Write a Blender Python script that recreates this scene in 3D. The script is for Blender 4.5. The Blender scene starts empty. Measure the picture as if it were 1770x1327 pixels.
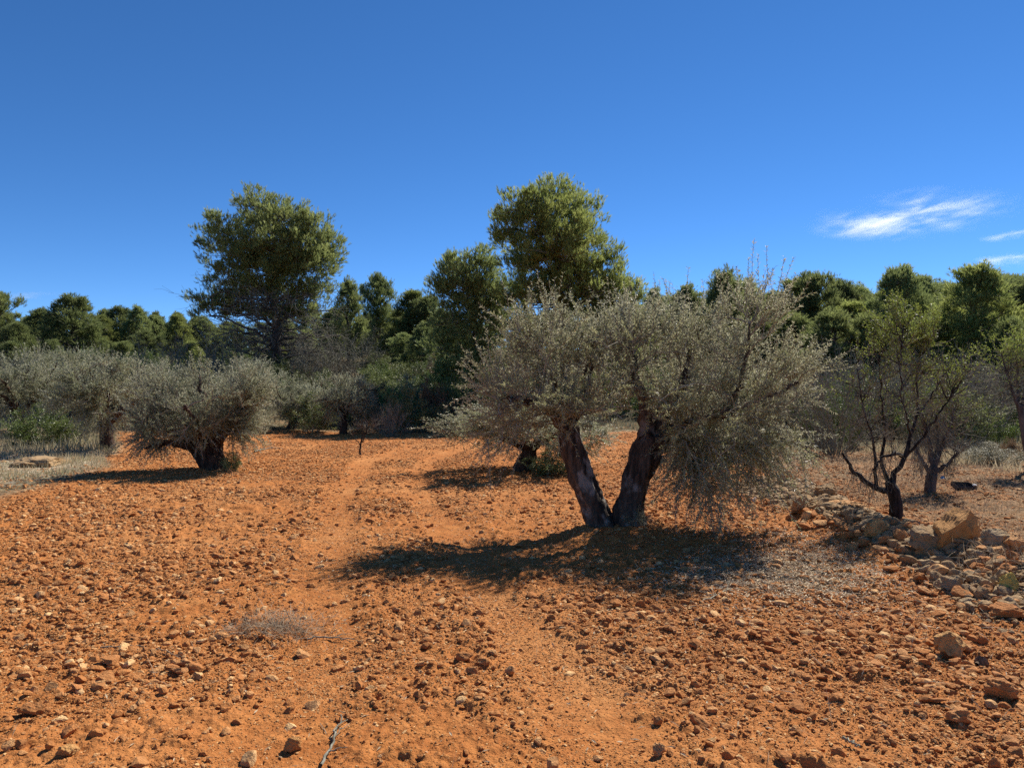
import bpy, math
import numpy as np
from mathutils import Vector

S = bpy.context.scene
COL = S.collection
R = math.radians
rng = np.random.default_rng(7)

# ------------------------------------------------------------------ measures
EYE, F, HOR, CX = 1.6, 1278.0, 672.0, 885.0     # eye height (m) and the lens of the photograph


def pt(px, py, d):
    return np.array([(px - CX) / F * d, d, EYE + (HOR - py) / F * d])


# ------------------------------------------------------------------ noise
def _hash(ix, iy, seed):
    n = (ix * 374761393 + iy * 668265263 + seed * 974634721) & 0xFFFFFFFF
    n = ((n ^ (n >> 13)) * 1274126177) & 0xFFFFFFFF
    return ((n ^ (n >> 16)) & 0xFFFFFF) / float(0xFFFFFF)


def vnoise(x, y, seed=0):
    x = np.asarray(x, float); y = np.asarray(y, float)
    ix = np.floor(x).astype(np.int64); iy = np.floor(y).astype(np.int64)
    fx = x - ix; fy = y - iy
    fx = fx * fx * (3 - 2 * fx); fy = fy * fy * (3 - 2 * fy)
    a = _hash(ix, iy, seed); b = _hash(ix + 1, iy, seed)
    c = _hash(ix, iy + 1, seed); d = _hash(ix + 1, iy + 1, seed)
    return (a + (b - a) * fx) * (1 - fy) + (c + (d - c) * fx) * fy


def fbm(x, y, seed=0, oct=4, gain=.5):
    s = 0; a = 1; t = 0
    c, sn = math.cos(.6), math.sin(.6)
    x = np.asarray(x, float); y = np.asarray(y, float)
    for o in range(oct):
        s = s + a * vnoise(x, y, seed + o * 17); t += a; a *= gain
        x, y = (x * c - y * sn) * 2.03 + 5.1, (x * sn + y * c) * 2.03 + 1.7
    return s / t


def sst(a, b, x):
    t = np.clip((x - a) / (b - a), 0, 1)
    return t * t * (3 - 2 * t)


# ------------------------------------------------------------------ terrain
TRK_L = np.array([(-0.9, -6), (-1.0, 2), (-1.1, 3.9), (-1.2, 4.8), (-1.84, 7.4), (-2.65, 11.5), (-3.2, 16), (-2.9, 20), (-2.2, 26)])
TRK_R = np.array([(0.7, -6), (0.55, 2), (0.35, 3.9), (-0.0, 5.4), (-0.5, 7.3), (-1.45, 11.5), (-1.9, 16), (-1.4, 20), (-0.4, 26)])


def track(x, y):
    """0..1, one on the two wheel tracks worn into the field"""
    out = 0
    for T, w in ((TRK_L, .30), (TRK_R, .28)):
        xc = np.interp(y, T[:, 1], T[:, 0]) + .10 * (vnoise(y * .9, y * 0 + 3, 5) - .5)
        d = np.abs(x - xc) / (w * (1 + .35 * (vnoise(y * 1.3, x * .5, 8) - .5)))
        out = np.maximum(out, 1 - sst(.45, 1.25, d))
    return out * (1 - sst(19, 25, y))


def scrub(x, y):
    """0..1, one where the tilled red soil gives way to grass and scrub"""
    n = fbm(x * .35, y * .35, 31, 3) - .5
    e = 25.5 + 4 * n + np.where(x > 4, -6 * sst(4, 9, x), 0)
    a = sst(-1.2, 1.2, y - e)
    # grassy bank on the left
    lb = -8.6 - .55 * (y - 16.5) * (y > 16.5) + .25 * (16.5 - y) * (y < 16.5) + 1.6 * n
    b = sst(-.5, .7, lb - x) * sst(8, 12, y)
    c = sst(4.3, 5.2, x + 1.2 * n) * sst(2, 5, y) * .62
    return np.maximum(np.maximum(a, b), c)


def height(x, y, micro=True):
    x = np.asarray(x, float); y = np.asarray(y, float)
    r = np.hypot(x, y)
    e = 27 + 5 * (vnoise(x * .07, y * .03, 3) - .5)
    t = np.logaddexp(0, (y - e) / 2.5) * 2.5
    h = .12 * 140 * (1 - np.exp(-t / 140)) * (1 - .15 * sst(-5, 30, np.abs(x) * 0 + x))
    h = h + (fbm(x * .12, y * .12, 11, 3) - .5) * .9 * sst(26, 45, y)
    h = h + (fbm(x * .45, y * .45, 12, 3) - .5) * .10 * sst(1.5, 6, r)
    h = h + .10 * np.exp(-(((x - 1.25) / .75) ** 2 + ((y - 8.35) / .6) ** 2))          # mound at the foot of the big olive
    h = h + .05 * np.exp(-(((x + 5.7) / 1.0) ** 2 + ((y - 14.3) / .8) ** 2))
    h = h + .20 * np.exp(-((x - 4.0 - .15 * np.sin(y * 1.3)) / .42) ** 2) * sst(4, 6, y) * (1 - sst(11, 13, y))   # stony bank
    tr = track(x, y)
    h = h - .022 * tr
    m = .5 * np.clip(1 - np.abs(fbm(x * .55, y * .55, 41, 2) - .5) * 2, 0, 1)
    if micro:
        cl = fbm(x * 6.5, y * 6.5, 21, 3, .55)
        cl2 = fbm(x * 17, y * 17, 22, 3, .6)
        k = (1 - .55 * tr) * (1 - .5 * sst(14, 30, r))
        cl3 = fbm(x * 38, y * 38, 23, 2, .6)
        h = h + k * (.034 * sst(.45, .8, cl) * (.5 + m) + .030 * (cl2 - .45) * (.6 + m) + .020 * (cl3 - .5) * (1 - sst(9, 16, r)))
    return h


# ------------------------------------------------------------------ mesh building
def link(o, parent=None):
    COL.objects.link(o)
    if parent is not None:
        o.parent = parent
    return o


class MB:
    """collects vertex / face arrays with a per vertex tint and a material slot per face"""

    def __init__(s):
        s.v = []; s.t = []; s.f = []; s.n = 0

    def add(s, v, faces, tint=.5, slot=0):
        v = np.asarray(v, float).reshape(-1, 3)
        if len(v) == 0:
            return s
        t = np.broadcast_to(np.asarray(tint, float), (len(v),))
        for f in (faces if isinstance(faces, list) else [faces]):
            s.f.append((np.asarray(f, np.int64) + s.n, slot))
        s.v.append(v); s.t.append(t); s.n += len(v)
        return s

    def mesh(s, name, mats, smooth=False, off=(0, 0, 0)):
        me = bpy.data.meshes.new(name)
        V = np.concatenate(s.v) - np.asarray(off, float)
        me.vertices.add(len(V)); me.vertices.foreach_set('co', V.astype(np.float32).ravel())
        L = np.concatenate([f.ravel() for f, _ in s.f])
        sizes = np.concatenate([np.full(len(f), f.shape[1]) for f, _ in s.f])
        slots = np.concatenate([np.full(len(f), sl) for f, sl in s.f])
        me.loops.add(len(L)); me.loops.foreach_set('vertex_index', L.astype(np.int32))
        me.polygons.add(len(sizes))
        st = np.concatenate([[0], np.cumsum(sizes)[:-1]])
        me.polygons.foreach_set('loop_start', st.astype(np.int32))
        me.polygons.foreach_set('material_index', slots.astype(np.int32))
        sm = np.zeros(len(sizes), bool); sm[:] = smooth
        me.polygons.foreach_set('use_smooth', sm)
        a = me.attributes.new('tint', 'FLOAT', 'POINT'); a.data.foreach_set('value', np.concatenate(s.t).astype(np.float32))
        for m in (mats if isinstance(mats, (list, tuple)) else [mats]):
            me.materials.append(m)
        me.update(calc_edges=True)
        return me

    def obj(s, name, mats, parent=None, smooth=False, off=(0, 0, 0)):
        return link(bpy.data.objects.new(name, s.mesh(name, mats, smooth, off)), parent)


def nrm(a):
    return a / np.maximum(np.linalg.norm(a, axis=-1, keepdims=True), 1e-9)


def perp(d):
    ref = np.where(np.abs(d[..., 2:3]) < .9, np.array([0, 0, 1.]), np.array([1., 0, 0]))
    u = nrm(np.cross(d, ref)); w = np.cross(d, u)
    return u, w


def tubes(mb, P, Rr, sides=5, tint=.5, slot=0):
    """P (N,K,3) centre lines, Rr (N,K) radii"""
    P = np.asarray(P, float); Rr = np.asarray(Rr, float)
    if P.ndim == 2:
        P = P[None]; Rr = Rr[None]
    N, K = Rr.shape
    if N == 0:
        return
    T = np.gradient(P, axis=1); T = nrm(T)
    u0, w0 = perp(nrm(P[:, -1] - P[:, 0]))
    U = nrm(u0[:, None] - T * np.sum(T * u0[:, None], -1, keepdims=True)); W = np.cross(T, U)
    a = np.arange(sides) * 2 * np.pi / sides
    ring = U[:, :, None] * np.cos(a)[:, None] + W[:, :, None] * np.sin(a)[:, None]
    V = P[:, :, None] + ring * Rr[:, :, None, None]
    idx = np.arange(N * K * sides).reshape(N, K, sides)
    A = idx[:, :-1]; B = idx[:, 1:]
    q = np.stack([A, np.roll(A, -1, 2), np.roll(B, -1, 2), B], -1).reshape(-1, 4)
    faces = [q]
    if sides >= 3:
        faces.append(idx[:, -1].reshape(N, sides))
    tt = np.repeat(np.broadcast_to(np.asarray(tint, float), (N,)), K * sides)
    mb.add(V, faces, tt, slot)


def leaves(mb, P, D, Nn, L, W, tint=.5, slot=0, mid=.45):
    """lance shaped blades: one four cornered face each"""
    D = nrm(D); side = nrm(np.cross(D, Nn))
    L = np.broadcast_to(np.asarray(L, float), (len(P),))[:, None]; W = np.broadcast_to(np.asarray(W, float), (len(P),))[:, None]
    up = np.cross(side, D)
    m = P + D * L * mid + up * L * .06
    V = np.stack([P, m + side * W * .5, P + D * L, m - side * W * .5], 1)
    mb.add(V, np.arange(len(P) * 4).reshape(-1, 4), np.repeat(np.broadcast_to(np.asarray(tint, float), (len(P),)), 4), slot)


def curve(p0, p1, K, bend, g):
    """N curved lines from p0 to p1"""
    t = np.linspace(0, 1, K)[None, :, None]
    L = np.linalg.norm(p1 - p0, axis=1)[:, None, None]
    off = g.normal(size=(len(p0), 1, 3)) * bend * L
    wig = g.normal(size=(len(p0), K, 3)) * bend * .22 * L * np.sin(np.pi * t)
    return p0[:, None] * (1 - t) + p1[:, None] * t + off * np.sin(np.pi * t) * .5 + wig


def resample(pts, n):
    pts = np.asarray(pts, float)
    d = np.concatenate([[0], np.cumsum(np.linalg.norm(np.diff(pts[:, :3], axis=0), axis=1))])
    # smooth with Catmull-like averaging of linear samples
    s = np.linspace(0, d[-1], n)
    out = np.stack([np.interp(s, d, pts[:, k]) for k in range(pts.shape[1])], 1)
    for _ in range(2):
        out[1:-1] = (out[:-2] + 2 * out[1:-1] + out[2:]) / 4
    return out


def rdir(g, n):
    return nrm(g.normal(size=(n, 3)))


# ------------------------------------------------------------------ materials
def new_mat(name):
    m = bpy.data.materials.new(name); m.use_nodes = True
    nt = m.node_tree; nt.nodes.clear()
    out = nt.nodes.new('ShaderNodeOutputMaterial')
    return m, nt, out


def nd(nt, t, **kw):
    n = nt.nodes.new(t)
    for k, v in kw.items():
        if k.startswith('i_'):
            n.inputs[k[2:].replace('_', ' ')].default_value = v
        else:
            setattr(n, k, v)
    return n


def mixc(nt, fac, a, b, blend='MIX'):
    n = nt.nodes.new('ShaderNodeMix'); n.data_type = 'RGBA'; n.blend_type = blend
    if isinstance(fac, (int, float)):
        n.inputs[0].default_value = fac
    else:
        nt.links.new(fac, n.inputs[0])
    for i, c in ((6, a), (7, b)):
        if isinstance(c, tuple):
            n.inputs[i].default_value = (*c, 1)
        else:
            nt.links.new(c, n.inputs[i])
    return n.outputs[2]


def ramp(nt, x, p0, p1, v0=0., v1=1.):
    n = nt.nodes.new('ShaderNodeMapRange'); n.interpolation_type = 'SMOOTHSTEP'
    n.inputs[1].default_value = p0; n.inputs[2].default_value = p1; n.inputs[3].default_value = v0; n.inputs[4].default_value = v1
    nt.links.new(x, n.inputs[0])
    return n.outputs[0]


def noise(nt, vec, scale, detail=4, rough=.55):
    n = nt.nodes.new('ShaderNodeTexNoise')
    n.inputs['Scale'].default_value = scale; n.inputs['Detail'].default_value = detail; n.inputs['Roughness'].default_value = rough
    if vec is not None:
        nt.links.new(vec, n.inputs['Vector'])
    return n.outputs['Fac']


def leaf_mat(name, c0, c1, under=None, trans=.3, rough=.5, spec=.35, var=.25):
    m, nt, out = new_mat(name)
    at = nd(nt, 'ShaderNodeAttribute', attribute_name='tint')
    c = mixc(nt, at.outputs['Fac'], c0, c1)
    oi = nd(nt, 'ShaderNodeObjectInfo')
    hsv = nd(nt, 'ShaderNodeHueSaturation')
    nt.links.new(ramp(nt, oi.outputs['Random'], 0, 1, 1 - var, 1 + var), hsv.inputs['Value'])
    nt.links.new(c, hsv.inputs['Color']); c = hsv.outputs[0]
    if under:
        ge = nd(nt, 'ShaderNodeNewGeometry')
        c = mixc(nt, ge.outputs['Backfacing'], c, under)
    b = nd(nt, 'ShaderNodeBsdfPrincipled'); nt.links.new(c, b.inputs['Base Color'])
    b.inputs['Roughness'].default_value = rough; b.inputs['Specular IOR Level'].default_value = spec
    tr = nd(nt, 'ShaderNodeBsdfTranslucent'); nt.links.new(c, tr.inputs['Color'])
    mx = nd(nt, 'ShaderNodeMixShader'); mx.inputs[0].default_value = trans
    nt.links.new(b.outputs[0], mx.inputs[1]); nt.links.new(tr.outputs[0], mx.inputs[2])
    nt.links.new(mx.outputs[0], out.inputs[0])
    return m


def bark_mat(name, c0, c1, scale=9, stretch=.18, bump=.5, c2=None):
    m, nt, out = new_mat(name)
    tc = nd(nt, 'ShaderNodeTexCoord'); mp = nd(nt, 'ShaderNodeMapping'); mp.inputs['Scale'].default_value = (1, 1, stretch)
    nt.links.new(tc.outputs['Object'], mp.inputs[0])
    n1 = noise(nt, mp.outputs[0], scale, 6, .65); n2 = noise(nt, tc.outputs['Object'], scale * .35, 3)
    c = mixc(nt, ramp(nt, n1, .36, .66), c0, c1)
    if c2:
        c = mixc(nt, ramp(nt, n2, .52, .66), c, c2)
    b = nd(nt, 'ShaderNodeBsdfPrincipled'); nt.links.new(c, b.inputs['Base Color']); b.inputs['Roughness'].default_value = .9
    b.inputs['Specular IOR Level'].default_value = .15
    bp = nd(nt, 'ShaderNodeBump'); bp.inputs['Strength'].default_value = bump; bp.inputs['Distance'].default_value = .03
    nt.links.new(n1, bp.inputs['Height']); nt.links.new(bp.outputs[0], b.inputs['Normal'])
    nt.links.new(b.outputs[0], out.inputs[0])
    return m


def ground_mat():
    m, nt, out = new_mat('red_earth')
    ge = nd(nt, 'ShaderNodeNewGeometry'); pos = ge.outputs['Position']
    sc = nd(nt, 'ShaderNodeAttribute', attribute_name='tint').outputs['Fac']
    n1 = noise(nt, pos, .9, 5); n2 = noise(nt, pos, 22, 5, .7); n3 = noise(nt, pos, 5, 4, .6); n4 = noise(nt, pos, 75, 3, .7)
    soil = mixc(nt, ramp(nt, n3, .35, .7), (.34, .121, .033), (.46, .185, .054))
    n0 = noise(nt, pos, .33, 4, .6)
    soil = mixc(nt, ramp(nt, n0, .46, .62, 0, .7), soil, (.48, .218, .076))
    soil = mixc(nt, ramp(nt, n1, .40, .72, 0, .8), soil, (.42, .158, .045))
    soil = mixc(nt, ramp(nt, n2, .60, .72, 0, .8), soil, (.62, .32, .115))     # grit
    soil = mixc(nt, ramp(nt, n4, .62, .72, 0, .5), soil, (.64, .35, .135))
    dry = mixc(nt, ramp(nt, n2, .35, .65), (.16, .105, .055), (.30, .21, .12))
    dry = mixc(nt, ramp(nt, n3, .5, .62, 0, .55), dry, (.36, .16, .06))
    c = mixc(nt, ramp(nt, sc, 0, .75), soil, dry)
    sx = nd(nt, 'ShaderNodeSeparateXYZ'); nt.links.new(pos, sx.inputs[0])
    lf = nd(nt, 'ShaderNodeMath', operation='MULTIPLY'); nt.links.new(ramp(nt, sx.outputs[0], -7.5, -9.5), lf.inputs[0]); nt.links.new(ramp(nt, sc, .3, .8), lf.inputs[1])
    pl = nd(nt, 'ShaderNodeMath', operation='MULTIPLY'); nt.links.new(lf.outputs[0], pl.inputs[0]); nt.links.new(ramp(nt, sx.outputs[1], 25, 22), pl.inputs[1])
    pal = mixc(nt, ramp(nt, n3, .35, .65), (.30, .22, .13), (.52, .44, .32))
    c = mixc(nt, ramp(nt, sc, .68, .98), c, mixc(nt, ramp(nt, n3, .4, .6), (.060, .055, .026), (.13, .105, .055)))
    c = mixc(nt, pl.outputs[0], c, pal)
    b = nd(nt, 'ShaderNodeBsdfPrincipled'); nt.links.new(c, b.inputs['Base Color'])
    b.inputs['Roughness'].default_value = .95; b.inputs['Specular IOR Level'].default_value = .1
    bp = nd(nt, 'ShaderNodeBump'); bp.inputs['Strength'].default_value = 1.0; bp.inputs['Distance'].default_value = .02
    hs = nd(nt, 'ShaderNodeMath', operation='ADD'); nt.links.new(n2, hs.inputs[0])
    h4 = nd(nt, 'ShaderNodeMath', operation='MULTIPLY'); nt.links.new(n4, h4.inputs[0]); h4.inputs[1].default_value = .5
    nt.links.new(h4.outputs[0], hs.inputs[1])
    nt.links.new(hs.outputs[0], bp.inputs['Height']); nt.links.new(bp.outputs[0], b.inputs['Normal'])
    nt.links.new(b.outputs[0], out.inputs[0])
    return m


def stone_mat(name, dust, pale, grey=None, greyness=.0):
    m, nt, out = new_mat(name)
    at = nd(nt, 'ShaderNodeAttribute', attribute_name='tint').outputs['Fac']
    tc = nd(nt, 'ShaderNodeTexCoord').outputs['Object']
    oi = nd(nt, 'ShaderNodeObjectInfo').outputs['Random']
    ge = nd(nt, 'ShaderNodeNewGeometry').outputs['Position']
    n1 = noise(nt, ge, 14, 5, .65); n2 = noise(nt, ge, 60, 4, .7)
    ad = nd(nt, 'ShaderNodeMath', operation='ADD'); nt.links.new(at, ad.inputs[0])
    k = nd(nt, 'ShaderNodeMath', operation='MULTIPLY_ADD'); nt.links.new(oi, k.inputs[0]); k.inputs[1].default_value = .5; k.inputs[2].default_value = -.3
    nt.links.new(k.outputs[0], ad.inputs[1])
    c = mixc(nt, ramp(nt, ad.outputs[0], .15, .95), dust, pale)
    c = mixc(nt, ramp(nt, n1, .42, .68, 0, .75), c, tuple(.72 * a for a in dust))
    if grey:
        c = mixc(nt, ramp(nt, n1, .38, .55, greyness, greyness * .3), c, grey)
    c = mixc(nt, ramp(nt, n2, .58, .7, 0, .4), c, pale)
    b = nd(nt, 'ShaderNodeBsdfPrincipled'); nt.links.new(c, b.inputs['Base Color'])
    b.inputs['Roughness'].default_value = .9; b.inputs['Specular IOR Level'].default_value = .15
    bp = nd(nt, 'ShaderNodeBump'); bp.inputs['Strength'].default_value = .9; bp.inputs['Distance'].default_value = .02
    nt.links.new(n2, bp.inputs['Height']); nt.links.new(bp.outputs[0], b.inputs['Normal'])
    nt.links.new(b.outputs[0], out.inputs[0])
    return m


def flat_mat(name, c, rough=.6):
    m, nt, out = new_mat(name)
    ge = nd(nt, 'ShaderNodeNewGeometry').outputs['Position']
    n = noise(nt, ge, 40, 4)
    b = nd(nt, 'ShaderNodeBsdfPrincipled'); b.inputs['Roughness'].default_value = rough
    nt.links.new(mixc(nt, ramp(nt, n, .35, .7), c, tuple(.6 * a for a in c)), b.inputs['Base Color'])
    nt.links.new(b.outputs[0], out.inputs[0])
    return m


M_GROUND = ground_mat()
M_GRAVEL = stone_mat('dusty_gravel', (.45, .180, .055), (.82, .54, .25))
M_STONE = stone_mat('dusty_limestone', (.46, .190, .062), (.68, .42, .19))
M_GREY = stone_mat('weathered_limestone', (.40, .235, .10), (.60, .44, .24), (.29, .215, .135), .75)
M_OCHRE = stone_mat('ochre_boulder', (.42, .205, .070), (.60, .345, .13))
M_YELLOW = stone_mat('yellow_limestone', (.58, .42, .10), (.66, .52, .16))
M_OLIVE = leaf_mat('olive_leaf', (.170, .185, .085), (.37, .365, .190), (.42, .41, .275), .45, .45, .38, .12)
M_OLIVE2 = leaf_mat('olive_leaf_far', (.185, .205, .105), (.345, .355, .20), (.41, .41, .285), .45, .45, .35, .15)
M_PINE = leaf_mat('pine_needle', (.140, .180, .064), (.28, .320, .120), None, .6, .5, .3, .25)
M_PINE_L = leaf_mat('pine_needle_bluish', (.155, .195, .070), (.33, .365, .130), None, .6, .5, .3, .2)
M_PINE_R = leaf_mat('pine_needle_yellowish', (.155, .195, .054), (.34, .37, .115), None, .62, .5, .3, .2)
M_ALMOND = leaf_mat('almond_leaf', (.16, .215, .035), (.31, .36, .075), None, .45, .5, .3)
M_SHRUB = leaf_mat('shrub_leaf', (.11, .14, .045), (.25, .275, .10), None, .3, .5, .3)
M_MASTIC = leaf_mat('mastic_leaf', (.095, .145, .030), (.21, .27, .065), None, .3, .45, .4)
M_RUST = leaf_mat('dry_heath_leaf', (.13, .085, .040), (.27, .155, .075), None, .25, .7, .2)
M_GREYLEAF = leaf_mat('grey_scrub_leaf', (.17, .165, .10), (.34, .31, .20), None, .25, .6, .3)
M_STRAW = leaf_mat('dry_grass', (.32, .26, .15), (.58, .50, .33), None, .35, .7, .2, .1)
M_WEED = leaf_mat('dead_weed', (.19, .135, .085), (.40, .31, .21), None, .3, .7, .2, .1)
M_GGRASS = leaf_mat('green_grass', (.24, .24, .12), (.46, .42, .25), None, .35, .6, .2, .1)
M_LITTER = leaf_mat('fallen_leaf', (.34, .245, .145), (.64, .51, .33), None, .1, .7, .2, .1)
M_BARK_O = bark_mat('olive_bark', (.030, .022, .017), (.115, .085, .062), 14, .16, .9, (.24, .215, .185))
M_BARK_O2 = bark_mat('olive_bark_dark', (.026, .017, .012), (.095, .060, .040), 16, .14, .9)
M_TWIG = bark_mat('grey_twig', (.19, .18, .13), (.37, .35, .26), 30, .4, .2)
M_BARK_P = bark_mat('pine_bark', (.045, .038, .034), (.13, .112, .100), 8, .25, .6)
M_DEADTWIG = bark_mat('dead_twig', (.125, .118, .088), (.28, .265, .205), 30, .4, .2)
M_CONE = bark_mat('pine_cone_scale', (.10, .06, .035), (.28, .19, .12), 30, .4, .2)
M_BARK_A = bark_mat('almond_bark', (.012, .010, .009), (.050, .042, .038), 20, .2, .7)


# ------------------------------------------------------------------ scene things
def thing(name, label, cat, loc, group=None):
    o = bpy.data.objects.new(name, None); o.empty_display_size = .2
    o.location = tuple(loc); tag(o, label, cat, group)
    return link(o)


def tag(o, label, cat, group=None):
    o['label'] = label; o['category'] = cat
    if group:
        o['group'] = group
    return o


def copy_tree(root, loc, rotz=0, scale=(1, 1, 1), label=None, group=None):
    r = root.copy(); COL.objects.link(r)
    r.location = tuple(loc); r.rotation_euler = (0, 0, rotz); r.scale = scale
    if label: r['label'] = label
    if group: r['group'] = group
    for ch in root.children:
        c = ch.copy(); COL.objects.link(c); c.parent = r
        for g in ch.children:
            d = g.copy(); COL.objects.link(d); d.parent = c
    return r


# ------------------------------------------------------------------ ground sheet
def build_ground():
    rad = np.concatenate([np.geomspace(.4, 1.9, 12)[:-1], np.geomspace(1.9, 31, 1000), np.geomspace(31, 130, 170)[1:], np.geomspace(130, 900, 40)[1:]])
    ang = np.concatenate([np.arange(-44, 44, .1), np.arange(44, 316, 3.)])      # degrees from straight ahead
    A = np.radians(ang)
    X = rad[:, None] * np.sin(A)[None]; Y = rad[:, None] * np.cos(A)[None]
    Z = height(X, Y)
    far = sst(150, 500, rad)[:, None]
    V = np.stack([X, Y, Z * (1 - far) + far * 4], -1).reshape(-1, 3)
    n, k = X.shape
    idx = np.arange(n * k).reshape(n, k)
    a = idx[:-1]; b = idx[1:]
    q = np.stack([a, np.roll(a, -1, 1), np.roll(b, -1, 1), b], -1).reshape(-1, 4)[:, ::-1]
    s = scrub(X, Y)
    # bare terrace of red earth on the slope
    s = s * (1 - .95 * np.exp(-((X + 9.6) / 1.6) ** 2 - ((Y - 35) / .9) ** 2))
    s = s * (.72 + .5 * fbm(X * .8, Y * .8, 77, 3))
    mb = MB(); mb.add(V, q, np.clip(s, 0, 1).ravel())
    c = len(V); mb.v.append(np.array([[0, 0, float(height(0, 0))]])); mb.t.append(np.array([0.])); mb.n += 1
    i0 = idx[0]
    mb.f.append((np.stack([np.full(k, c), np.roll(i0, -1), i0], 1), 0))
    o = mb.obj('ground', M_GROUND, smooth=True)
    o['kind'] = 'structure'
    return o


build_ground()


# ------------------------------------------------------------------ stones
def ico(sub):
    t = (1 + 5 ** .5) / 2
    v = [(-1, t, 0), (1, t, 0), (-1, -t, 0), (1, -t, 0), (0, -1, t), (0, 1, t), (0, -1, -t), (0, 1, -t), (t, 0, -1), (t, 0, 1), (-t, 0, -1), (-t, 0, 1)]
    f = [(0, 11, 5), (0, 5, 1), (0, 1, 7), (0, 7, 10), (0, 10, 11), (1, 5, 9), (5, 11, 4), (11, 10, 2), (10, 7, 6), (7, 1, 8), (3, 9, 4), (3, 4, 2), (3, 2, 6), (3, 6, 8), (3, 8, 9), (4, 9, 5), (2, 4, 11), (6, 2, 10), (8, 6, 7), (9, 8, 1)]
    v = [np.array(p) / np.linalg.norm(p) for p in v]
    for _ in range(sub):
        nf = []; cache = {}

        def mid(a, b):
            key = (min(a, b), max(a, b))
            if key not in cache:
                m = v[a] + v[b]; v.append(m / np.linalg.norm(m)); cache[key] = len(v) - 1
            return cache[key]
        for a, b, c in f:
            x, y, z = mid(a, b), mid(b, c), mid(c, a)
            nf += [(a, x, z), (b, y, x), (c, z, y), (x, y, z)]
        f = nf
    return np.array(v), np.array(f)


ICO = [ico(k) for k in range(5)]


OCTA = (np.array([(1, 0, 0), (-1, 0, 0), (0, 1, 0), (0, -1, 0), (0, 0, 1), (0, 0, -1)], float),
        np.array([(0, 2, 4), (2, 1, 4), (1, 3, 4), (3, 0, 4), (2, 0, 5), (1, 2, 5), (3, 1, 5), (0, 3, 5)]))


def stone_shape(g, sub, cuts=7, rough=.06, lump=.18):
    v, f = ICO[sub]
    v = v.copy()
    # lumps
    for k in range(5):
        d = rdir(g, 1)[0]; fr = g.uniform(1.2, 3.2); ph = g.uniform(0, 6)
        v = v * (1 + lump * .4 * np.sin(fr * (v @ d) * 2 + ph))[:, None]
    for k in range(cuts):
        n = rdir(g, 1)[0]; d = g.uniform(.5, .85)
        e = np.maximum(0, v @ n - d)
        v = v - e[:, None] * n * .96
    if rough:
        for fr in (6, 13):
            d = rdir(g, 3); w = np.sin(v @ d[0] * fr + g.uniform(0, 6)) * np.sin(v @ d[1] * fr + g.uniform(0, 6)) + np.sin(v @ d[2] * fr * 1.7 + 1)
            v = v * (1 + rough * w / (fr / 6))[:, None]
    return v, f


def rot_batch(g, n):
    q = nrm(g.normal(size=(n, 4)))
    w, x, y, z = q.T
    return np.stack([np.stack([1 - 2 * (y * y + z * z), 2 * (x * y - z * w), 2 * (x * z + y * w)], -1),
                     np.stack([2 * (x * y + z * w), 1 - 2 * (x * x + z * z), 2 * (y * z - x * w)], -1),
                     np.stack([2 * (x * z - y * w), 2 * (y * z + x * w), 1 - 2 * (x * x + y * y)], -1)], -2)


BERM = np.array([(3.72, 5.2), (3.97, 6.2), (4.04, 7.2), (4.09, 8.8), (3.88, 10.9)])


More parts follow.
